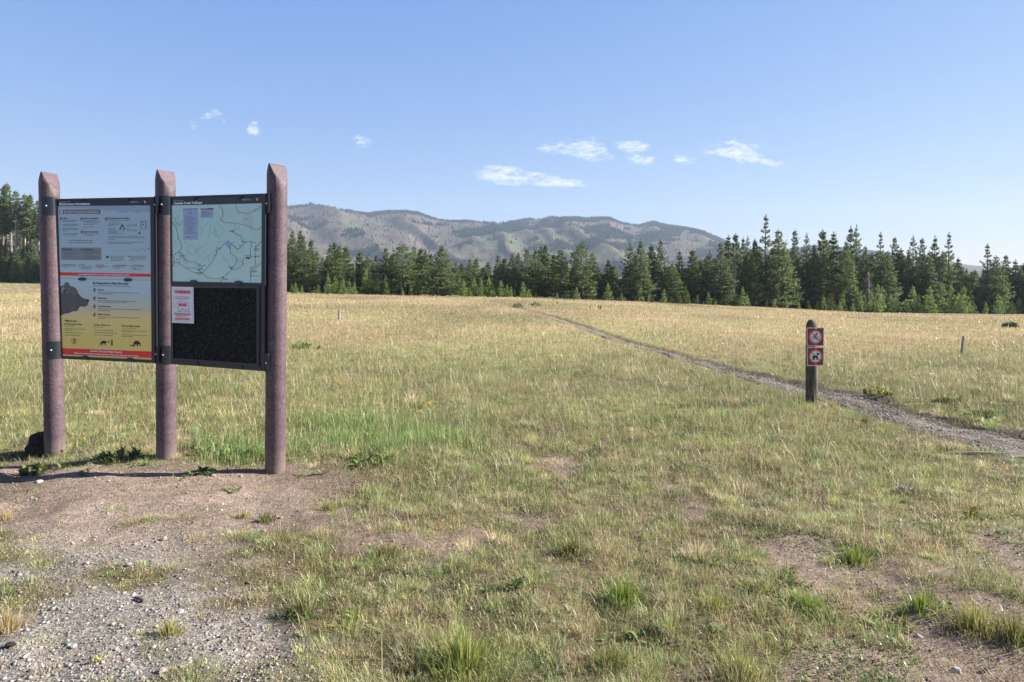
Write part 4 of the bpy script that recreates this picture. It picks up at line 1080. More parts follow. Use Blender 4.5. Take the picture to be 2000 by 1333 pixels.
def tree(name, key, px, top, off, wpx=None, label=None, cat='tree', group=None, rz=None, z=None, sink=0.):
    t = (px-1000)/F
    y = float(baseD(t))+off; x = t*y; zz = float(G0(x, y))-sink
    Hp, Rp, cm, tm, nm, bm_ = PROTO[key]
    h = CZ+(H0-top)/F*y-zz
    s = h/Hp
    sx = s*(.85+.3*random.random()) if wpx is None else (wpx/F*y/2)/(Rp*.88)
    e = empty(name, (x, y, zz), random.uniform(0, 6.28) if rz is None else rz); e.scale = (sx, sx, s)
    if key in PROTO_OF:
        for ch in PROTO_OF[key]:
            c = ch.copy(); COL.objects.link(c); c.parent = e
    else:
        a = link('trunk', tm, bm_, e); parts = [a]
        if key.startswith('snag'): a.name = 'trunk'
        else: parts.append(link('crown', cm, nm, e))
        PROTO_OF[key] = parts
    return tag(e, label, cat, group)
Q = 'pines along the forest edge'
# (column, top row, width px, kind, metres behind the forest edge, label or None)
FRONT = [
 (572,450,44,'full1',3,'tall dark pine at the forest edge nearest the right board post'),(586,449,30,'slim2',7,None),(594,459,48,'full4',2,'second tall bushy pine right of the right board post'),(608,467,30,'slim1',5,None),
 (646,475,34,'full3',3,None),(653,472,30,'slim1',7,None),(664,479,46,'full5',1,'broad olive pine left of the bare grey trunks'),(675,481,32,'slim3',5,None),
 (704,491,30,'slim3',8,None),(716,500,34,'full2',4,None),(733,497,40,'full3',0,'dark pine with two light saplings at its foot left of centre'),(752,484,44,'full4',2,None),(765,497,34,'slim1',6,None),
 (792,476,74,'round',0,'widest round-topped pine left of the lone conical one'),(808,481,40,'full2',6,None),(822,484,36,'slim1',3,None),(831,488,34,'full5',2,None),(842,495,30,'slim1',6,None),
 (863,479,70,'full1',-3,'broad conical pine standing forward at the meadow edge'),(890,513,36,'full2',5,None),(903,514,28,'slim2',12,None),(917,506,38,'full4',2,None),(932,504,42,'full5',3,None),(951,512,28,'slim2',9,None),
 (970,498,40,'full3',2,None),(986,503,34,'slim1',6,None),(1000,495,38,'full2',2,None),(1014,493,36,'full5',6,None),(1027,487,50,'full4',1,None),(1046,485,48,'full1',2,None),(1058,480,30,'slim2',7,None),(1065,477,34,'slim1',4,None),
 (1080,496,30,'slim3',8,None),(1094,487,58,'full2',0,'conical pine just left of the tall blunt-topped one'),(1138,472,60,'round',0,'tall blunt-topped pine below the middle of the mountain'),(1125,500,32,'slim1',2,None),(1158,493,44,'full5',2,None),
 (1188,507,40,'full3',1,'short dark pine standing alone in the gap under the mountain'),(1231,474,54,'open2',1,'open-branched pine at the left of the big paired group'),(1251,470,58,'full1',0,'tall full pine in the middle of the big paired group'),(1272,478,34,'slim3',4,None),(1289,469,44,'full4',3,'dark flat-shouldered pine right of the big paired group'),
 (1314,514,50,'full2',0,'short broad olive pine in front of the dark flat-shouldered one'),(1330,489,44,'full3',3,None),(1355,487,40,'slim3',2,None),(1368,508,34,'slim1',5,None),(1386,491,40,'open2',4,None),(1408,473,56,'full4',0,'dense dark pine beside the grey dead conifer'),(1425,461,34,'slim2',5,None),
 (1438,456,34,'slim3',9,None),(1450,463,36,'full3',7,None),(1461,461,38,'open2',5,None),(1474,467,34,'slim1',3,None),(1457,498,30,'slim1',1,None),(1470,497,28,'slim1',0,None),
 (1496,420,76,'open1',2,'tallest pine with upswept branches right of centre'),(1520,449,70,'full2',0,'big bushy olive pine hiding the foot of the tallest one'),(1540,495,50,'full5',1,None),(1554,449,46,'full4',4,'dark pine with a sharp top left of the sign post'),(1575,455,40,'open2',5,None),(1592,478,40,'full5',2,None),(1608,449,44,'slim3',2,'slender pine rising straight above the sign post'),
 (1596,492,40,'slim1',1,None),(1630,454,40,'slim2',6,None),(1652,472,56,'full1',0,'rounded light pine in front of the twin-topped one'),(1664,441,50,'full3',3,'twin-topped tall pine right of the sign post'),(1673,440,46,'open2',4,None),(1690,480,40,'full2',3,None),
 (1720,454,58,'open1',2,'pine with sparse open crown above the rust-tipped limbs'),(1735,490,48,'full2',1,None),(1745,463,44,'full4',6,None),(1762,486,40,'slim2',4,None),(1783,460,46,'open2',5,None),(1799,465,44,'full4',3,None),(1815,490,44,'full3',2,None),
 (1825,461,50,'full3',5,'dark even pine left of the last tall one on the right'),(1855,454,58,'open1',4,'last tall pine before the skyline drops on the right'),(1843,490,40,'full5',2,None),(1878,520,44,'full2',2,None),(1897,530,44,'full5',4,None),(1932,476,62,'open1',1,'ragged open pine standing apart at the right edge'),(1945,500,56,'full2',1,None),
 (1962,498,44,'full4',5,None),(1985,508,56,'full3',4,None),(2012,500,52,'full4',4,None),(2040,480,60,'full2',2,None),(2080,490,60,'full1',2,None)]
ZONES = [(700,'green pine in the close row between the right board post and the grey snag','pines nearest the board'),(860,'green pine in the row between the grey snag and the lone conical tree','pines left of centre'),
         (1110,'dark green pine in the even low row under the left half of the mountain','pines below the mountain'),(1300,'green pine crowded into the big group under the right half of the mountain','pines of the big group'),
         (1480,'green pine in the stand left of the tallest tree','pines beside the tallest'),(1700,'green pine in the dense stand behind the sign post','pines behind the sign post'),(1900,'dark green pine in the tall stand right of the sign post','pines right of the sign post'),(9999,'green pine in the lower stand at the far right edge','pines at the right edge')]
for (px, top, w, k, off, lab) in FRONT:
    z = next(q for q in ZONES if px < q[0])
    tree('pine_tree', k, px, top, off, w, lab or z[1], 'tree', Q if lab else z[2])
# a second row closing the gaps
rr = random.Random(21)
SKY_TOP = [(565, 475), (640, 490), (700, 505), (770, 505), (870, 510), (910, 522), (1000, 508), (1100, 505), (1180, 525), (1250, 500), (1330, 512), (1420, 490), (1500, 478), (1560, 490), (1620, 488), (1700, 484), (1760, 488), (1850, 486), (1890, 516), (2000, 512), (2100, 515)]
for px in range(570, 2100, 18):
    x = px+rr.uniform(-8, 8); top = float(np.interp(x, [q[0] for q in SKY_TOP], [q[1] for q in SKY_TOP]))+rr.uniform(-2, 22)
    k = rr.choice(['full1', 'full3', 'full5', 'slim1', 'slim2', 'slim3', 'slim1', 'slim2'])
    z = next(q for q in ZONES if x < q[0])
    tree('pine_tree', k, x, top, rr.uniform(6, 15), rr.uniform(36, 54), z[1], 'tree', z[2])
# saplings in front
SAP = [(577,552),(590,558),(606,560),(622,556),(640,562),(655,540),(662,548),(672,545),(682,548),(692,552),(714,527),(722,540),(738,547),(755,553),(786,562),(797,565),(815,535),(868,560),(880,566),(905,546),(915,556),(926,545),(940,544),(955,542),(962,552),(978,548),(990,556),(1005,566),(1022,551),(1032,565),(1046,572),(1088,572),(1150,580),(1212,575),(1220,581),(1240,579),(1248,581),(1253,576),(1273,575),(1312,580),(1318,584),(1328,577),(1355,582),(1362,576),(1383,571),(1398,588),(1417,574),(1450,561),(1458,575),(1438,572),(1514,584),(1535,585),(1560,590),(1582,597),(1596,588),(1610,580),(1627,590),(1640,588),(1662,585),(1680,578),(1700,568),(1712,556),(1725,560),(1740,575),(1752,570),(1770,585),(1784,560),(1795,575),(1808,582),(1820,560),(1840,555),(1855,560),(1870,572),(1882,560),(1895,570),(1925,590),(1950,575),(1965,560),(1975,588),(1992,583),(2020,570),(2045,580)]
SZ = [(760, 'small bright green sapling in the fringe near the right board post', 'saplings near the board'), (1060, 'small bright green sapling in the fringe left of where the trail vanishes', 'saplings left of the trail end'), (1430, 'small bright green sapling in the fringe beyond the trail', 'saplings beyond the trail'), (1640, 'small green sapling at the meadow edge behind the sign post', 'saplings behind the sign post'), (9999, 'small green sapling at the meadow edge right of the sign post', 'saplings at the right')]
SAP += [(rr.uniform(568, 1500), None) for _ in range(34)]+[(rr.uniform(1500, 2060), None) for _ in range(14)]
for px, top in SAP:
    if top is None: top = float(np.interp(px, [565, 1000, 1500, 2060], [572, 580, 601, 616]))-rr.choice([9, 14, 20, 28])*rr.uniform(.8, 1.3)
    z = next(q for q in SZ if px < q[0])
    tree('pine_sapling', rr.choice(['sap1', 'sap2', 'sap3']), px, top, rr.uniform(-5, -1), None, z[1], 'young tree', z[2])
tree('pine_sapling', 'red', 1626, 566, -.8, 15, 'small dead sapling with rust-red needles behind the sign post', 'young tree')
tree('dead_tree', 'snag1', 693, 497, .5, 14, 'bare pale grey trunk among the pines right of the board', 'dead tree'); tree('dead_tree', 'snag1', 626, 468, 3, 22, 'grey dead conifer with bare twigs near the board', 'dead tree'); tree('dead_tree', 'snag1', 634, 470, 6, 16, 'thin second grey dead conifer just right of the first', 'dead tree')
tree('dead_tree', 'snag1', 1434, 478, 1, 20, 'grey dead conifer left of the tallest pine', 'dead tree'); tree('dead_tree', 'snag1', 1694, 530, -.5, 34, 'bare dead tree with rusty upper limbs right of the sign post', 'dead tree')
# far tall half-dead lodgepoles at the left edge
LEFT = [(-20,372,'tall1'),(4,362,'tall1'),(17,357,'tall1'),(25,388,'snag2'),(31,371,'tall3'),(41,389,'tall2'),(48,378,'tall3'),(56,379,'tall1'),(36,400,'snag2'),(10,398,'snag2'),(64,384,'tall2'),(70,395,'snag2'),(76,390,'tall3'),(83,384,'tall1'),(92,392,'tall2'),(104,396,'tall1'),(122,398,'tall3'),(-40,380,'tall2'),(-60,372,'tall1')]
for px, top, k in LEFT:
    if k == 'snag2': tree('dead_tree', k, px, top, 9+rr.uniform(0, 4), None, 'tall grey dead lodgepole in the far wood at the left edge', 'dead tree', 'dead lodgepoles at the left edge')
    else: tree('pine_tree', k, px, top, 8+rr.uniform(0, 9), None, 'tall lodgepole pine with bare pale lower trunk at the left edge', 'tree', 'lodgepoles at the left edge')
for px in range(-40, 112, 9): tree('pine_tree', rr.choice(['slim1', 'slim2', 'full3']), px+rr.uniform(-3, 3), 432+rr.uniform(-12, 30), 16+rr.uniform(0, 5), rr.uniform(16, 24), 'dark pine filling the gaps behind the tall lodgepoles at the left edge', 'tree', 'dark pines behind the lodgepoles')
for px, top in ((-30,500),(-8,490),(8,478),(22,492),(34,485),(46,480),(58,490),(68,478),(78,488),(92,480),(108,492),(2,505),(28,508),(52,506),(72,508),(16,512),(62,515),(88,508)):
    tree('pine_tree', rr.choice(['full1', 'full2', 'full5', 'slim1']), px, top, 7+rr.uniform(-4, 3), rr.uniform(18, 28), 'young green pine under the tall lodgepoles at the left edge', 'tree', 'young pines at the left edge')
for px in range(130, 560, 26):
    tree('pine_tree', rr.choice(['full1', 'full3', 'full4', 'slim1']), px+rr.uniform(-8, 8), 455+rr.uniform(0, 35), rr.uniform(4, 9), rr.uniform(36, 50), 'dark pine standing behind the information board', 'tree', 'pines behind the board')
# the depth of the wood behind: one mass
def far_wood():
    (V, c), _ = conifer(seed=40, H=8, R=1.5, whorls=14, dens=.35, tl=.75, green=((.035, .06, .028), (.07, .10, .044), (.10, .13, .055)), nb=3)
    r = np.random.default_rng(8); Vs = []; Cs = []
    for _ in range(430):
        px = r.uniform(-120, 2180); t = (px-1000)/F; y = float(baseD(t))+r.uniform(12, 60); x = t*y
        top = float(np.interp(px, [-120, 110, 200]+[q[0] for q in SKY_TOP], [425, 430, 478]+[q[1]+6 for q in SKY_TOP]))+r.uniform(0, 26)
        z = float(G0(x, y)); s = (CZ+(H0-top)/F*y-z)/8; a = r.uniform(0, 6.28); w = r.uniform(.8, 1.15)*s*.95
        W = np.stack([V[:, 0]*math.cos(a)-V[:, 1]*math.sin(a), V[:, 0]*math.sin(a)+V[:, 1]*math.cos(a), V[:, 2]], 1)*np.array([w, w, s])+np.array([x, y, z])
        Vs.append(W); Cs.append(c*r.uniform(.75, 1.2))
    o = link('distant_forest', crown_mesh(np.concatenate(Vs), np.concatenate(Cs), 'distant_forest'), M['needle'])
    tag(o, 'dark mass of conifers closing the gaps behind the forest edge', 'forest', kind='stuff')
far_wood()

# ---------------------------------------------------------------- mountain
SKL = np.array([(-900,520),(-200,470),(60,455),(300,425),(480,413),(565,409),(600,409),(632,408),(660,411),(690,417),(718,421),(740,418),(757,417),(790,418),(815,424),(840,434),(858,437),(890,438),(930,439),(960,439),(1000,438),(1040,436),(1075,432),(1104,429),(1140,431),(1190,433),(1215,440),(1250,445),(1268,442),(1278,440.5),(1300,447),(1340,453),(1375,457),(1400,466),(1418,475),(1450,492),(1520,498),(1590,484),(1640,488),(1720,497),(1820,512),(2000,524),(2600,535)], float)
MY0, MY1 = 900., 2150.
def mount_z(t, d):
    """height over column tangent t and depth fraction d (0 foot .. 1 crest .. 1.3 behind)"""
    px = 1000+F*t
    crest = CZ+(H0-np.interp(px, SKL[:, 0], SKL[:, 1]))/F*MY1
    crest = crest+(fbm(t*60, t*0, 121, 3)-.5)*3
    rise = np.clip(d, 0, 1)
    rise = np.where(d <= 1, .12*rise+.88*(rise*rise*(3-2*rise)), 1-.8*(d-1))
    w = t*10+d*1.3+(fbm(t*6, d*3, 123, 2)-.5)*.8
    rid = 1-np.abs(2*vn(w, d*.8, 125)-1); rid2 = 1-np.abs(2*vn(w*2.7+4, d*2.0, 127)-1)
    spur = (rid-.5)*.42+(rid2-.5)*.24+(fbm(t*55, d*14, 129, 5)-.5)*.13
    return crest*(rise+spur*np.clip(4*d*(1-d), 0, 1)*.31*(d < 1))-2.0
def build_mountain():
    nt, nd = 760, 230
    t = np.linspace(-1.35, 1.1, nt); d = np.linspace(0, 1.3, nd)
    T, Dd = np.meshgrid(t, d); T = T.ravel(); Dd = Dd.ravel()
    y = MY0+(MY1-MY0)*Dd; x = T*y; z = mount_z(T, Dd)
    n = fbm(T*26, Dd*9, 131, 4); n2 = fbm(T*9+3, Dd*5, 135, 3); n3 = fbm(T*120, Dd*40, 137, 3)
    c = lerp(np.tile(np.array((.122, .090, .080)), (len(x), 1)), np.array((.082, .106, .052)), sst(.36, .70, n*.5+n2*.2+n3*.3+(.40-Dd)*.22)*.85)
    c = lerp(c, np.array((.18, .138, .122)), sst(.60, .74, n3)*.6)
    c = lerp(c, np.array((.10, .10, .06)), sst(.60, .75, n2)*.4)
    i = np.arange((nd-1)*(nt-1)); a = (i//(nt-1))*nt+i % (nt-1); q = np.stack([a, a+1, a+1+nt, a+nt], 1)
    m = attrmat('hillside', .95, 0, .05, .02, .18)
    tag(link('mountain', npmesh('mountain', np.stack([x, y, z], 1), q.ravel(), np.arange(len(q))*4, None, c, True), m), kind='structure')
    # conifers dotting and streaking the slopes
    r = np.random.default_rng(3); n = 190000
    T = r.uniform(-.45, .55, n); Dd = r.uniform(.05, 1.01, n)**.75
    y = MY0+(MY1-MY0)*Dd; px = 1000+F*T
    s1 = fbm(T*16+Dd*1.5, Dd*13-T*10, 141, 3); s2 = fbm(T*60, Dd*30, 143, 2)
    thr = np.interp(px, [560, 760, 900, 1000, 1100, 1300, 1450], [.63, .60, .55, .52, .485, .45, .44])
    p = sst(thr, thr+.06, s1*.78+s2*.22)*.8+.02
    # along the crest
    p = np.maximum(p, sst(.96, 1.0, Dd)*np.interp(px, [560, 700, 840, 1040, 1200, 1400], [.01, .03, .10, .16, .4, .6]))
    k = r.random(n) < p
    T, Dd, y = T[k], Dd[k], y[k]; x = T*y; z = mount_z(T, Dd); n = len(x)
    h = r.uniform(5, 11.5, n)*np.clip(.6+.4*Dd, .6, 1); w = h*r.uniform(.16, .24, n)
    a = np.arange(6)/6*2*math.pi
    ring = np.stack([np.cos(a), np.sin(a), np.zeros(6)], 1)
    B = np.stack([x, y, z-1], 1)
    R1 = B[:, None]+ring[None]*w[:, None, None]*r.uniform(.7, 1.2, (n, 6, 1))+np.array([0, 0, 1.])*(h*.15)[:, None, None]
    tip = B+np.array([0, 0, 1.])*h[:, None]
    V = np.concatenate([R1, tip[:, None]], 1).reshape(-1, 3)
    f = np.array([(j, (j+1) % 6, 6) for j in range(6)])
    L = (f[None]+np.arange(n)[:, None, None]*7).ravel()
    C = np.repeat(np.array((.015, .024, .014))*r.uniform(.7, 1.35, (n, 1)), 7, 0)
    o = link('hillside_trees', npmesh('hillside_trees', V, L, np.arange(n*6)*3, None, C), M['needle'])
    tag(o, 'dark scattered conifers in streaks over the mountainside', 'forest', kind='stuff')
build_mountain()
# ---------------------------------------------------------------- small things
def rosette(seed, n=16, L=.14, W=.035, up=.7, cols=((.05, .13, .03), (.09, .20, .045), (.16, .28, .06))):
    """a low clump of broad leaves: each leaf an arched blade with a folded midrib"""
    r = random.Random(seed); mb = MB()
    for k in range(n):
        a = 6.283*k/n*1.618*3+r.uniform(-.3, .3); l = L*r.uniform(.55, 1.2); w = W*r.uniform(.55, 1.2); e = up*r.uniform(.3, 1.6); c = r.choice(cols); c = tuple(q*r.uniform(.8, 1.2) for q in c)
        ca, sa = math.cos(a), math.sin(a); o = (r.uniform(-.02, .02), r.uniform(-.02, .02)); v = []; m = 5
        ex, ez = 0., 0.
        for i in range(m+1):
            u = i/m; ang = e*(1-u*.85); hw = w*.5*math.sin(math.pi*min(.97, .10+u*.88))**.8 if i < m else 0
            v += [(o[0]+ca*ex-sa*hw, o[1]+sa*ex+ca*hw, ez+hw*.45), (o[0]+ca*ex, o[1]+sa*ex, ez), (o[0]+ca*ex+sa*hw, o[1]+sa*ex-ca*hw, ez+hw*.45)]
            ex += math.cos(ang)*l/m; ez += math.sin(ang)*l/m
        f = []
        for i in range(m):
            b = i*3; f += [(b, b+1, b+4, b+3), (b+1, b+2, b+5, b+4)]
        mb.add(v, f, c)
    return mb
DKG = ((.020, .060, .020), (.035, .095, .030), (.06, .13, .04)); MG = ((.05, .13, .03), (.09, .19, .045), (.15, .25, .06)); YG = ((.16, .25, .04), (.24, .34, .06), (.10, .18, .035)); GG = ((.16, .22, .12), (.22, .28, .16), (.10, .15, .07))
WEEDS = [(236, 896, .21, 22, 1.0, DKG, 'dark broad-leaved weed clump between the left and middle board posts'), (72, 922, .19, 20, .9, DKG, 'dark leafy weed clump below the left board post at the photo edge'),
 (262, 912, .10, 12, .8, MG, 'small leafy weed just left of the middle board post'), (418, 884, .20, 20, 1.1, MG, 'leafy weed clump halfway between the middle and right board posts'), (470, 886, .18, 16, 1.1, MG, 'leafy weed clump close to the left of the right board post'), (395, 929, .15, 18, .6, DKG, 'low shaded weed on the dirt between the middle and right board posts'), (440, 962, .10, 14, .5, MG, 'flat weed on bare dirt in front of the middle and right board posts'),
 (720, 908, .18, 20, .7, MG, 'broad weed at the corner of the dirt right of the board'), (610, 925, .12, 14, .6, MG, 'small weed at the foot of the right board post'), (688, 1208, .14, 20, .6, ((.09, .19, .045), (.14, .26, .06)), 'leafy green weed at the gravel edge left of the bottom centre'),
 (1012, 1160, .15, 16, .9, ((.06, .13, .04), (.12, .20, .09)), 'dark weed with pale leaves in a hollow right of the bottom centre'), (1180, 884, .16, 18, 1.1, DKG, 'dark leafy clump in the turf right of the lush grass'), (1545, 1135, .15, 18, .7, MG, 'leafy weed beside bare soil in the lower right turf'), (1505, 1165, .13, 18, .5, YG, 'flat yellow-green weed in the lower right turf'),
 (1760, 1205, .14, 16, .6, MG, 'green weed above the bare patch at the lower right'), (1900, 1012, .13, 14, .8, YG, 'bright yellow-green weed at the far right of the turf'), (1720, 775, .22, 24, .9, YG, 'bright leafy clump on the far bank of the trail right of the sign post'), (1850, 785, .18, 18, .8, YG, 'second bright clump further right on the far bank of the trail'), (1915, 808, .18, 18, .9, MG, 'leafy clump where the trail bank nears the right edge'),
 (600, 680, .32, 22, 1.1, MG, 'leafy green plant in the meadow just right of the right board post'), (1335, 850, .14, 14, .8, GG, 'grey-green weed in the turf left of the sign post'), (165, 930, .10, 12, .8, MG, 'light green weed on the shaded dirt near the left board post'), (1240, 1240, .12, 14, .7, MG, 'small weed among the bottom tussocks right of centre'), (1400, 1105, .12, 14, .8, MG, 'small weed in the turf above the lower right weeds'), (845, 880, .13, 16, .9, MG, 'small weed at the front of the lush grass')]
for i, (px, py, L, n, up, cols, lab) in enumerate(WEEDS):
    p = gp(px, py); q = random.Random(i*7+1); mb = MB()
    cc = tuple((c[0]*1.5+.035, c[1]*1.25+.02, c[2]*1.4+.01) for c in cols)+((.24, .22, .09),)
    for k in range(3 if L < .13 else 5 if L < .17 else 10 if L < .3 else 9):
        a = q.uniform(0, 6.28); rr_ = L*.95*math.sqrt(q.random())*(1 if k else 0); s_ = q.uniform(.55, 1)
        dx, dy = math.cos(a)*rr_*1.15, math.sin(a)*rr_*.8
        lf = min(L*.62, .13 if L < .18 else .17)*s_
        m1 = rosette(100+i*13+k, q.randint(7, 12), lf, lf*q.uniform(.24, .36), up*q.uniform(.7, 1.2)*(1 if L < .18 else 1.3), cc); zz = float(gz(p.x+dx, p.y+dy)[0])-p.z
        for vtx, fc, c in ((m1.v, m1.f, m1.c),):
            o0 = len(mb.v); mb.v += [(x_+dx, y_+dy, z_+zz) for x_, y_, z_ in vtx]; mb.f += [tuple(j+o0 for j in f_) for f_ in fc]; mb.c += c
    o = mb.build('leafy_weed', M['leaf'], None, True, True); o.location = p; tag(o, lab, 'weed')
def dandelion(px, py, h, lab, r_=.018, mat='petal', nm='yellow_flower', grp='yellow wildflowers'):
    """(px, py) is the flower head in the photo; the stem drops h metres to the ground"""
    for k in range(1):
        d = (px-1000)/F; lo, hi = 2., 60.
        for _ in range(40):
            y = (lo+hi)/2; z = CZ+(H0-py)/F*y
            if z > float(gz(d*y, y)[0])+h: lo = y
            else: hi = y
    base = Vector((d*y, y, float(gz(d*y, y)[0]))); e = empty(nm, base)
    rr_ = random.Random(int(px)); bx, by = rr_.uniform(-.02, .02), rr_.uniform(-.02, .02)
    v, f = tube([(bx, by, -.01), (bx*.5, by*.5, h*.5), (0, 0, h)], [.0025, .0022, .002], 6); link('stem', mesh('stem', v, f), M['stem'], e)
    mb = MB()
    tilt = Matrix.Rotation(rr_.uniform(-.6, .1), 3, 'X')@Matrix.Rotation(rr_.uniform(-.4, .4), 3, 'Y')
    for ring_, (rr2, el, n) in enumerate(((1., .12, 16), (.75, .5, 12), (.45, .95, 9))):
        for k in range(n):
            a = 6.283*(k+.5*ring_)/n; w = .26*r_*1.3
            q = [Vector((0, 0, 0)), Vector((math.cos(a)*r_*rr2*.6-math.sin(a)*w*.5, math.sin(a)*r_*rr2*.6+math.cos(a)*w*.5, r_*el*.5)), Vector((math.cos(a)*r_*rr2, math.sin(a)*r_*rr2, r_*el*.8)), Vector((math.cos(a)*r_*rr2*.6+math.sin(a)*w*.5, math.sin(a)*r_*rr2*.6-math.cos(a)*w*.5, r_*el*.5))]
            mb.add([tilt@c+Vector((0, 0, h)) for c in q], [(0, 1, 2, 3)])
    mb.build('flower_head', M[mat], e)
    tag(e, lab, 'flower', grp)
for q in ((165, 859, .12, 'yellow flower with a green stem just right of the left board post', .026), (262, 865, .12, 'yellow flower close to the left of the middle board post', .022), (270, 831, .15, 'yellow flower higher up behind the one by the middle board post', .021), (395, 736, .2, 'yellow flower seen just below the dark panel', .028),
          (657, 749, .18, 'yellow flower in the meadow right of the right board post', .030), (838, 789, .18, 'yellow flower standing behind the lush grass', .030), (820, 772, .16, 'small yellow flower just above the one behind the lush grass', .020), (792, 676, .22, 'far yellow flower in the straw meadow left of centre', .034),
          (1373, 878, .05, 'pair-like yellow flower low in the turf left of the sign post', .024), (1545, 889, .05, 'yellow flower on bare soil below the sign post', .024), (1222, 1036, .03, 'yellow flower low in the central turf', .015), (1762, 886, .04, 'yellow flower near the trail right of the sign post', .016), (1901, 1004, .06, 'yellow flower on the bright weed at the far right', .016),
          (1695, 682, .2, 'yellow flower in the meadow right of the sign plates', .034), (1687, 684, .18, 'yellow flower a hand left of another right of the sign plates', .030), (1808, 683, .2, 'yellow flower in the meadow left of the leaning stake', .034), (1554, 650, .25, 'yellow flower in the far meadow left of the sign plates', .030), (1140, 694, .2, 'yellow flower in the meadow left of the trail bend', .034),
          (327, 1230, .02, 'yellow flower low in the gravel at the bottom left', .016), (188, 1286, .02, 'yellow bud in the gravel close to the bottom left corner', .012), (474, 1034, .02, 'tiny yellow flower on the dirt in front of the board', .012)): dandelion(*q)
for q in ((1950, 1289, .04, 'violet flower by the bare patch in the lower right corner', .014), (884, 834, .15, 'violet flower at the right end of the lush grass', .020), (698, 728, .2, 'violet flower in the meadow right of the board, left of the others', .026), (892, 747, .2, 'violet flower in the meadow above the lush grass', .026), (1112, 754, .18, 'violet flower in the meadow left of the sign post', .026), (1920, 723, .2, 'violet flower in the far right meadow beyond the trail', .028), (1872, 717, .2, 'violet flower near the leaning grey stake', .028), (1172, 873, .06, 'violet flower in the central turf beside the dark leafy clump', .014)): dandelion(*q, mat='violet', nm='violet_flower', grp='violet wildflowers')
# tussocks
def tussock(px, py, n, L, spread, cols, lab, w=.0036, out=1.0):
    p = gp(px, py); r = np.random.default_rng(int(px+py))
    a = r.uniform(0, 6.283, n); rad = np.abs(r.normal(0, 1, n))*spread*.5
    x = np.cos(a)*rad; y = np.sin(a)*rad
    ln = L*.8*r.uniform(.35, 1.25, n); lean = np.clip(.10+rad/spread*out+r.normal(0, .28, n), .03, 1.5)
    c = np.array(cols)[r.integers(0, len(cols), n)]*r.uniform(.75, 1.25, (n, 1))
    z = gz(x+p.x, y+p.y)-p.z
    V, Ls, st, C = blades(x, y, z, ln, w*r.uniform(.7, 1.3, n), a+r.normal(0, .35, n), lean, c)
    o = link('grass_tussock', npmesh('grass_tussock', V, Ls, st, None, C), M['grass']); o.location = p
    tag(o, lab, 'grass tussock')
BG = [(.28, .36, .07), (.20, .29, .05), (.36, .40, .12), (.13, .20, .04)]; YS = [(.42, .38, .16), (.34, .35, .10), (.26, .28, .07), (.50, .42, .22)]; DS = [(.60, .47, .28), (.52, .40, .22), (.40, .36, .14)]; DG = [(.13, .19, .045), (.20, .25, .07), (.30, .29, .11), (.26, .17, .08)]
for q in ((905, 1305, 700, .19, .20, [(.33, .38, .10), (.24, .31, .07), (.44, .43, .17), (.17, .23, .05)], 'largest spreading yellow-green tussock at the bottom centre'), (1215, 1168, 520, .13, .14, BG, 'bright green tussock above the bare patch right of the bottom centre'), (1195, 1300, 420, .11, .16, DG, 'brownish tussock at the bottom edge right of centre'), (590, 1198, 320, .13, .09, DG, 'upright dark tussock at the gravel edge'),
          (330, 1245, 220, .10, .07, YS, 'small tussock with a yellow flower in the gravel'), (15, 1238, 240, .14, .09, DS, 'straw-coloured tussock cut by the left photo edge'), (1905, 1225, 480, .15, .16, YS, 'big splayed tussock beside the bare patch at the lower right'), (1985, 1250, 420, .15, .16, DG, 'dark tussock at the right edge above the corner'), (1670, 1095, 320, .12, .13, BG, 'green tussock in the lower right turf'),
          (1580, 1185, 300, .11, .11, BG, 'green tussock between two leafy weeds in the lower right'), (1445, 1315, 320, .12, .12, YS, 'yellowish tussock on the bottom edge at the lower right'), (1390, 1195, 300, .10, .12, YS, 'yellowish tussock on the left of the lower right bare patch'), (640, 1000, 200, .10, .07, YS, 'pale tussock on the border of dirt and turf'), (520, 1022, 200, .09, .09, DG, 'low dark tussock on the dirt below the right board post'),
          (10, 1018, 160, .10, .06, DS, 'dry straw tuft at the left edge above the gravel'), (760, 1085, 320, .09, .12, DG, 'dark tussock in the turf above the bottom centre'), (1120, 1080, 420, .12, .18, DG, 'wide reddish-green tussock in the middle of the turf'), (1800, 1185, 380, .10, .14, BG, 'low green tussock left of the big splayed one'), (1690, 830, 300, .13, .14, DG, 'tussock on the near side of the trail by the sign post'), (1625, 800, 260, .14, .10, YS, 'dry tussock at the right foot of the sign post'), (1562, 800, 200, .15, .08, BG, 'green tussock at the left foot of the sign post'), (475, 1015, 120, .06, .06, YS, 'tiny tuft on the dirt left of the low dark tussock')): tussock(*q)
def stone(px, py, r_, mat, lab, squash=.65, cat='stone', name='stone', seed=0, sub=2, lift=.2, ln=1.2):
    r_ = r_ if r_ > .1 else r_*.75; p = gp(px, py); bv, bf = ico(sub); q = np.random.default_rng(seed+int(px))
    d = bv.copy()
    hf = 0 if r_ < .1 else .26*(fbm(bv[:, 0]*4+bv[:, 2]*2.3, bv[:, 1]*4-bv[:, 2]*3.1, 9, 3)-.5)*2
    nz = 1+hf+(.30 if r_ < .1 else .55)*(fbm(bv[:, 0]*1.3+px, bv[:, 1]*1.3+bv[:, 2]*1.1, 5+seed, 4)-.5)*2
    d = d*nz[:, None]*np.array([ln, 1, squash])*r_
    for _ in range(7 if r_ < .1 else 2):                # a few broken faces
        n = q.normal(0, 1, 3); n /= np.linalg.norm(n); k = d@n; lim = k.max()*q.uniform(.72, .9); d -= np.outer(np.clip(k-lim, 0, None), n)
    o = link(name, mesh(name, d, bf), M[mat]); o.location = p+Vector((0, 0, r_*lift)); o.rotation_euler = (0, 0, q.uniform(0, 6.28))
    tag(o, lab, cat)
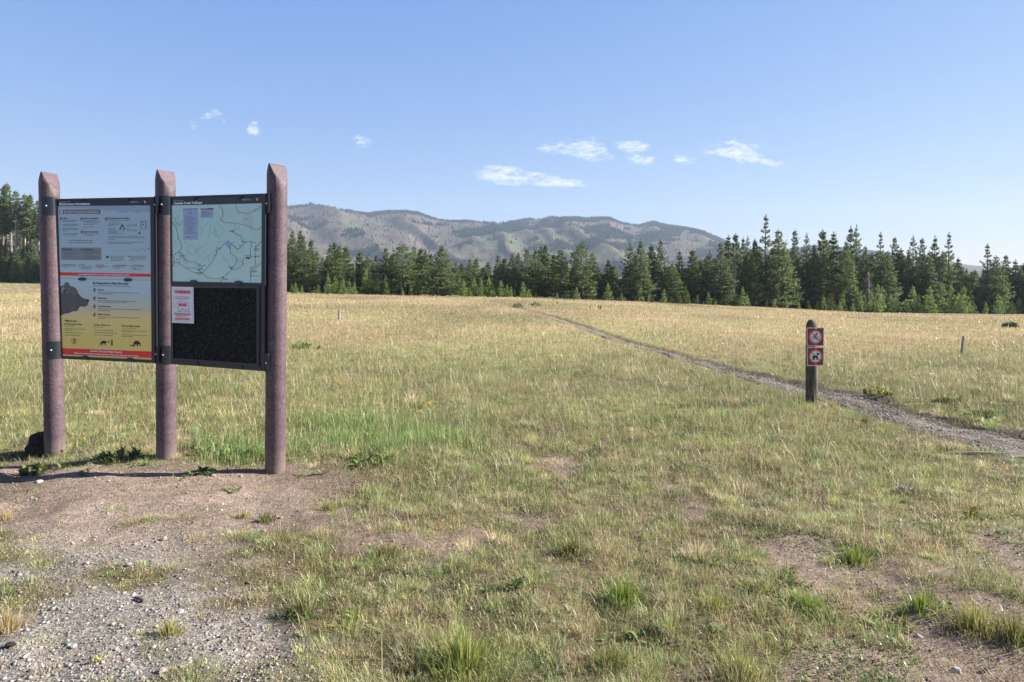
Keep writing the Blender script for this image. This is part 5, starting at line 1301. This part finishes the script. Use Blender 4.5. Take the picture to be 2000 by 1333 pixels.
stone(84, 884, .118, 'rock', 'dark lumpy rock behind the foot of the left board post', 1.15, 'rock', 'rock', 3, 4, .5, 1.05)
for (px, py, r_, m, lab) in ((417, 933, .030, 'tanrock', 'pinkish stone on the dirt left of the right board post'), (470, 930, .022, 'tanrock', 'tan stone beside the pinkish one in front of the right board post'), (77, 946, .035, 'palerock', 'flat stone in the shade below the left board post'), (320, 1060, .025, 'tanrock', 'tan stone in the middle of the bare dirt'), (515, 1048, .028, 'tanrock', 'pinkish stone near the low dark tussock'), (252, 1111, .022, 'palerock', 'pale stone on the gravel left of the board front'), (353, 1196, .022, 'palerock', 'pale block-shaped stone at the gravel edge'),
                            (20, 1276, .030, 'rock', 'dark round stone near the bottom left corner'), (318, 1324, .022, 'tanrock', 'tan stone at the bottom left edge of the photo'), (144, 1270, .018, 'palerock', 'white stone in the bottom left gravel'), (622, 1198, .024, 'palerock', 'grey stone beside the leafy weed at the gravel edge'), (1795, 1234, .022, 'palerock', 'white stone by the lower right bare patch'), (1868, 1298, .028, 'palerock', 'grey flat stone in the lower right bare patch'), (548, 1016, .024, 'tanrock', 'stone on the dirt border below the right board post')): stone(px, py, r_, m, lab)
# crumpled white scrap in the turf, weathered splinters by the trail, twig
def crumple(px, py):
    p = gp(px, py); bm = bmesh.new(); bmesh.ops.create_grid(bm, x_segments=14, y_segments=9, size=1); q = random.Random(5)
    for v in bm.verts: v.co = Vector((v.co.x*.07, v.co.y*.04, .018+q.uniform(-.014, .02)+.012*math.sin(v.co.x*9)))
    me = bpy.data.meshes.new('scrap'); bm.to_mesh(me); bm.free(); o = link('paper_scrap', me, plain('crumpled_white', (.52, .50, .52), .7, .1, 40)); o.location = p; o.rotation_euler = (0, 0, -.35); tag(o, 'crumpled whitish scrap lying on bare soil in the right-hand turf', 'scrap')
crumple(1771, 958)
def stick(a, b, r0, r1, mat, lab, cat, name, lift=.012, flat=.5):
    pa, pb = gp(*a), gp(*b); v, f = tube([pa+Vector((0, 0, lift)), pa.lerp(pb, .5)+Vector((0, 0, lift*1.6)), pb+Vector((0, 0, lift))], [r0, (r0+r1)/2*1.1, r1], 7); c = pa.lerp(pb, .5)
    v = [Vector((p.x-c.x, p.y-c.y, p.z-c.z)) for p in v]; o = link(name, mesh(name, v, f), M[mat]); o.location = c; tag(o, lab, cat)
M['splinter'] = plain('bleached_wood', (.50, .43, .36), .9, .3, 12, bump=.5, mapping=(1, 6, 6))
stick((1850, 886), (1960, 893), .006, .014, 'splinter', 'bleached splinter of wood on the near edge of the trail', 'wood', 'wood_splinter'); stick((1975, 899), (2040, 902), .010, .014, 'splinter', 'second bleached splinter cut by the right photo edge', 'wood', 'wood_splinter')
stick((264, 1176), (282, 1181), .007, .009, 'bark', 'short red-brown twig lying on the gravel', 'twig', 'twig', .008)
# thin old stakes in the meadow
def stake(bx, by, tx, ty, r_, lab, mat='deadwood'):
    p = gp(bx, by); z = CZ+(H0-ty)/F*p.y; t = Vector(((tx-1000)/F*p.y, p.y, z))-p
    v, f = tube([(0, 0, -.05), t*.5, t], [r_, r_*.95, r_*.85], 8); o = link('stake', mesh('stake', v, f), M[mat]); o.location = p; tag(o, lab, 'stake')
stake(1878, 692, 1882, 657, .035, 'thin leaning grey stake in the meadow right of the sign post'); stake(662, 626, 663, 606, .055, 'thin weathered stake in the meadow right of the board'); stake(1172, 605, 1174, 598, .05, 'right one of two short dark stumps before the far trees', 'timber'); stake(1169, 603, 1170, 597, .045, 'left one of two short dark stumps before the far trees', 'timber'); stake(1151, 603, 1154, 597, .045, 'short leaning stump left of the pair before the far trees', 'timber'); stake(1088, 595, 1088, 590, .05, 'lone short stump beyond the trail end', 'timber')
# sage bushes: many small grey-green leaves on a dome of twigs
def bush(px, py, w, h, cols, lab, n=420, d=None, cat='bush', group=None):
    p = gp(px, py) if d is None else Vector(((px-1000)/F*d, d, float(G0((px-1000)/F*d, d))))
    r = np.random.default_rng(int(px)); e = empty('sage_bush', p)
    dd = r.normal(0, 1, (n, 3)); dd[:, 2] = np.abs(dd[:, 2]); dd /= np.linalg.norm(dd, axis=1)[:, None]
    C = dd*(r.uniform(.55, 1, n)[:, None])*np.array([w, w*.8, h])+r.normal(0, .03, (n, 3))
    V, c = tri_fans(C, dd+np.array([0, 0, .4]), np.full(n, .22*max(w, h)), .16, 3, np.array(cols)[r.integers(0, len(cols), n)], r)
    mb = MB()
    for k in range(7):
        a = 6.283*k/7; v, f = tube([(0, 0, -.03), (math.cos(a)*w*.35, math.sin(a)*w*.3, h*.4), (math.cos(a)*w*.6, math.sin(a)*w*.5, h*.75)], [.02, .014, .006], 5, False); mb.add(v, f)
    link('foliage', crown_mesh(V, c, 'foliage'), M['needle'], e); mb.build('stems', M['bark'], e)
    tag(e, lab, cat, group)
SG = [(.16, .19, .12), (.22, .25, .17), (.11, .14, .08)]
bush(1973, 641, .36, .24, [(.07, .10, .05), (.11, .14, .07), (.05, .075, .035)], 'lone dark round bush in the meadow at the far right')
for i, (px, w, h) in enumerate(((1800, .9, .55), (1826, .8, .6), (1850, .8, .5), (1878, .9, .55), (1902, .7, .5), (1940, .9, .5), (1968, .8, .55), (1996, .9, .5), (2030, .9, .5), (1756, .6, .45))): bush(px, 0, w, h, SG, 'grey-green sage bush in the low line before the right-hand trees', 260, float(baseD((px-1000)/F))-2.5+(i % 3), 'bush', 'sage bushes before the right-hand trees')
for px, py, lab in ((1012, 601, 'pale green weed patch on the bank where the trail vanishes'), (1046, 599, 'small pale plant right of the vanishing trail')): bush(px, py, .35, .28, SG, lab, 160)

# ---------------------------------------------------------------- haze, sky, sun, camera
bm = bmesh.new(); bmesh.ops.create_cube(bm, size=1)
for v in bm.verts: v.co = Vector((v.co.x*6900, -25+(v.co.y+.5)*3250, -60+(v.co.z+.5)*400))
me = bpy.data.meshes.new('haze'); bm.to_mesh(me); bm.free()
hm = bpy.data.materials.new('haze_air'); hm.use_nodes = True; nt = hm.node_tree; nt.nodes.clear()
pv = N(nt, 'ShaderNodeVolumePrincipled'); pv.inputs['Color'].default_value = (.62, .78, 1, 1); pv.inputs['Density'].default_value = HAZE; pv.inputs['Anisotropy'].default_value = .1
nt.links.new(pv.outputs[0], N(nt, 'ShaderNodeOutputMaterial').inputs['Volume'])
tag(link('haze', me, hm), kind='stuff')
w = bpy.data.worlds.new('World'); sc.world = w; w.use_nodes = True; nt = w.node_tree; bg = nt.nodes['Background']
sky = N(nt, 'ShaderNodeTexSky'); sky.sky_type = 'NISHITA'; sky.sun_disc = False; sky.sun_elevation = SUN_EL; sky.sun_rotation = math.radians(90)-SUN_AZ
sky.altitude = 2000; sky.air_density = AIR; sky.dust_density = DUST; sky.ozone_density = OZONE
bg.inputs['Strength'].default_value = SKY_STR
# wisps of cloud: soft patches on the sky, by direction
tc = N(nt, 'ShaderNodeTexCoord'); sx = N(nt, 'ShaderNodeSeparateXYZ'); nt.links.new(tc.outputs['Generated'], sx.inputs[0])
def mth(op, a, b=None, c=None, clamp=False):
    n = N(nt, 'ShaderNodeMath', operation=op); n.use_clamp = clamp
    for i, q in enumerate((a, b, c)):
        if q is None: continue
        if isinstance(q, (int, float)): n.inputs[i].default_value = q
        else: nt.links.new(q, n.inputs[i])
    return n.outputs[0]
yy = mth('MAXIMUM', sx.outputs['Y'], .02); U = mth('DIVIDE', sx.outputs['X'], yy); V_ = mth('DIVIDE', sx.outputs['Z'], yy)
cb = N(nt, 'ShaderNodeCombineXYZ'); nt.links.new(U, cb.inputs[0]); nt.links.new(V_, cb.inputs[1])
def cn(sx_, sy_, det, seed):
    mp = N(nt, 'ShaderNodeMapping'); mp.inputs['Scale'].default_value = (sx_, sy_, 1); mp.inputs['Location'].default_value = (seed, seed*1.7, 0); nt.links.new(cb.outputs[0], mp.inputs[0])
    n = N(nt, 'ShaderNodeTexNoise'); n.inputs['Scale'].default_value = 1; n.inputs['Detail'].default_value = det; n.inputs['Roughness'].default_value = .62; nt.links.new(mp.outputs[0], n.inputs['Vector']); return n.outputs['Fac']
nz = cn(38, 95, 6, 3.1); nz2 = cn(110, 240, 5, 7.7)
nzz = mth('ADD', mth('MULTIPLY', nz, .6), mth('MULTIPLY', nz2, .4))
CL = [(985, 343, 46, 13, .10, 1.15), (1050, 350, 62, 9, .09, 1.2), (1105, 358, 48, 6, .06, 1.0), (950, 342, 26, 10, .25, .55), (1090, 293, 34, 10, .05, .85), (1145, 291, 34, 16, .12, 1.05), (1165, 303, 30, 7, .1, .8), (1095, 276, 14, 6, -.1, .6), (1236, 286, 32, 9, .08, 1.0), (1252, 310, 26, 9, .1, .95), (1335, 310, 22, 9, .1, .75), (1385, 293, 14, 8, .1, .75), (1440, 297, 42, 13, .25, 1.15), (1475, 289, 16, 7, -.1, .7), (1505, 318, 30, 8, .15, .75), (1530, 307, 12, 4, 0, .5), (495, 252, 11, 10, 0, 1.0), (413, 225, 20, 7, -.2, .75), (435, 239, 16, 5, .35, .55), (378, 246, 22, 9, .1, .5), (705, 277, 18, 12, .5, .75), (648, 273, 14, 8, .2, .42), (115, 169, 11, 5, -.1, .6), (130, 201, 5, 7, 0, .5), (458, 164, 15, 4, .15, .45), (293, 220, 14, 9, .3, .32), (898, 178, 10, 5, -.3, .4), (1045, 288, 8, 6, 0, .35)]
tot = None
for (px, py, rx, ry, ti, s) in CL:
    du = mth('SUBTRACT', U, (px-1000)/F); dv = mth('SUBTRACT', V_, (H0-py)/F)
    a = mth('ADD', du, mth('MULTIPLY', dv, -ti)); b = mth('ADD', dv, mth('MULTIPLY', du, ti))
    a = mth('MULTIPLY', a, F/(rx*1.75)); b = mth('MULTIPLY', b, F/(ry*2.1))
    r2 = mth('ADD', mth('MULTIPLY', a, a), mth('MULTIPLY', b, b))
    g = mth('MULTIPLY', mth('SUBTRACT', 1, r2, clamp=True), s*1.25)
    tot = g if tot is None else mth('MAXIMUM', tot, g)
dens = mth('MULTIPLY', mth('SUBTRACT', nzz, mth('SUBTRACT', .66, mth('MULTIPLY', mth('MINIMUM', tot, 1.05), .25))), 4.6, clamp=True)
dens = mth('MULTIPLY', dens, mth('GREATER_THAN', tot, .001))
dens = mth('MULTIPLY', dens, mth('MULTIPLY', tot, 1.3, clamp=True))
dens = mth('MULTIPLY', dens, mth('GREATER_THAN', sx.outputs['Y'], .02))
# the sky's brightness range, compressed a little per channel as the camera recorded it
ss = N(nt, 'ShaderNodeSeparateColor'); nt.links.new(sky.outputs[0], ss.inputs[0]); sj = N(nt, 'ShaderNodeCombineColor')
for i, (pw_, gn) in enumerate(((.85, 1.16), (.60, .965), (.20, .985))):
    nt.links.new(mth('MULTIPLY', mth('POWER', mth('MULTIPLY', ss.outputs[i], .10), pw_), gn/2**EXPO/SKY_STR), sj.inputs[i])
# dark high-altitude sky overhead, dimmed extra above the view to cut fill light
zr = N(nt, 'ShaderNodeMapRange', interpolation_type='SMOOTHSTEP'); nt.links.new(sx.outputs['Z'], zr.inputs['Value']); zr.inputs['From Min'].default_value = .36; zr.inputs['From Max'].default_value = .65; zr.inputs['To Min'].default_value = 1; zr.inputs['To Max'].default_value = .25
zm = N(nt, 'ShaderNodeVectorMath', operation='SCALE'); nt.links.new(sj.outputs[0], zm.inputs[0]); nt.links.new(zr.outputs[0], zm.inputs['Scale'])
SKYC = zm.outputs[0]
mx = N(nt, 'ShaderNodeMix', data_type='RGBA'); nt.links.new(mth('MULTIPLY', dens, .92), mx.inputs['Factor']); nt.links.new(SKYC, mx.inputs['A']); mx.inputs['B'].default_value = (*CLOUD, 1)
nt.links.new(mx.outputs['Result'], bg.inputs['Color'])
sl = bpy.data.lights.new('sun', 'SUN'); sl.energy = SUN_E; sl.angle = math.radians(.53); sl.color = (1, .945, .86)
so = bpy.data.objects.new('sun', sl); COL.objects.link(so); so.rotation_euler = SUN.to_track_quat('Z', 'Y').to_euler()
cam = bpy.data.cameras.new('camera'); co = bpy.data.objects.new('camera', cam); COL.objects.link(co)
co.location = (0, 0, CZ); co.rotation_euler = (math.radians(90), 0, 0)
cam.sensor_width = 36; cam.lens = 36*F/2000; cam.shift_y = -(666.5-H0)/2000; cam.clip_end = 9000; cam.clip_start = .05
sc.camera = co
vs = sc.view_settings; vs.view_transform = 'Standard'; vs.look = 'None'; vs.exposure = EXPO; vs.gamma = 1; vs.use_curve_mapping = False
cy = sc.cycles; cy.use_denoising = DENOISE; cy.max_bounces = 6; cy.diffuse_bounces = 3; cy.transmission_bounces = 4; cy.glossy_bounces = 2; cy.volume_bounces = 0
try: cy.denoiser = 'OPENIMAGEDENOISE'
except Exception: pass
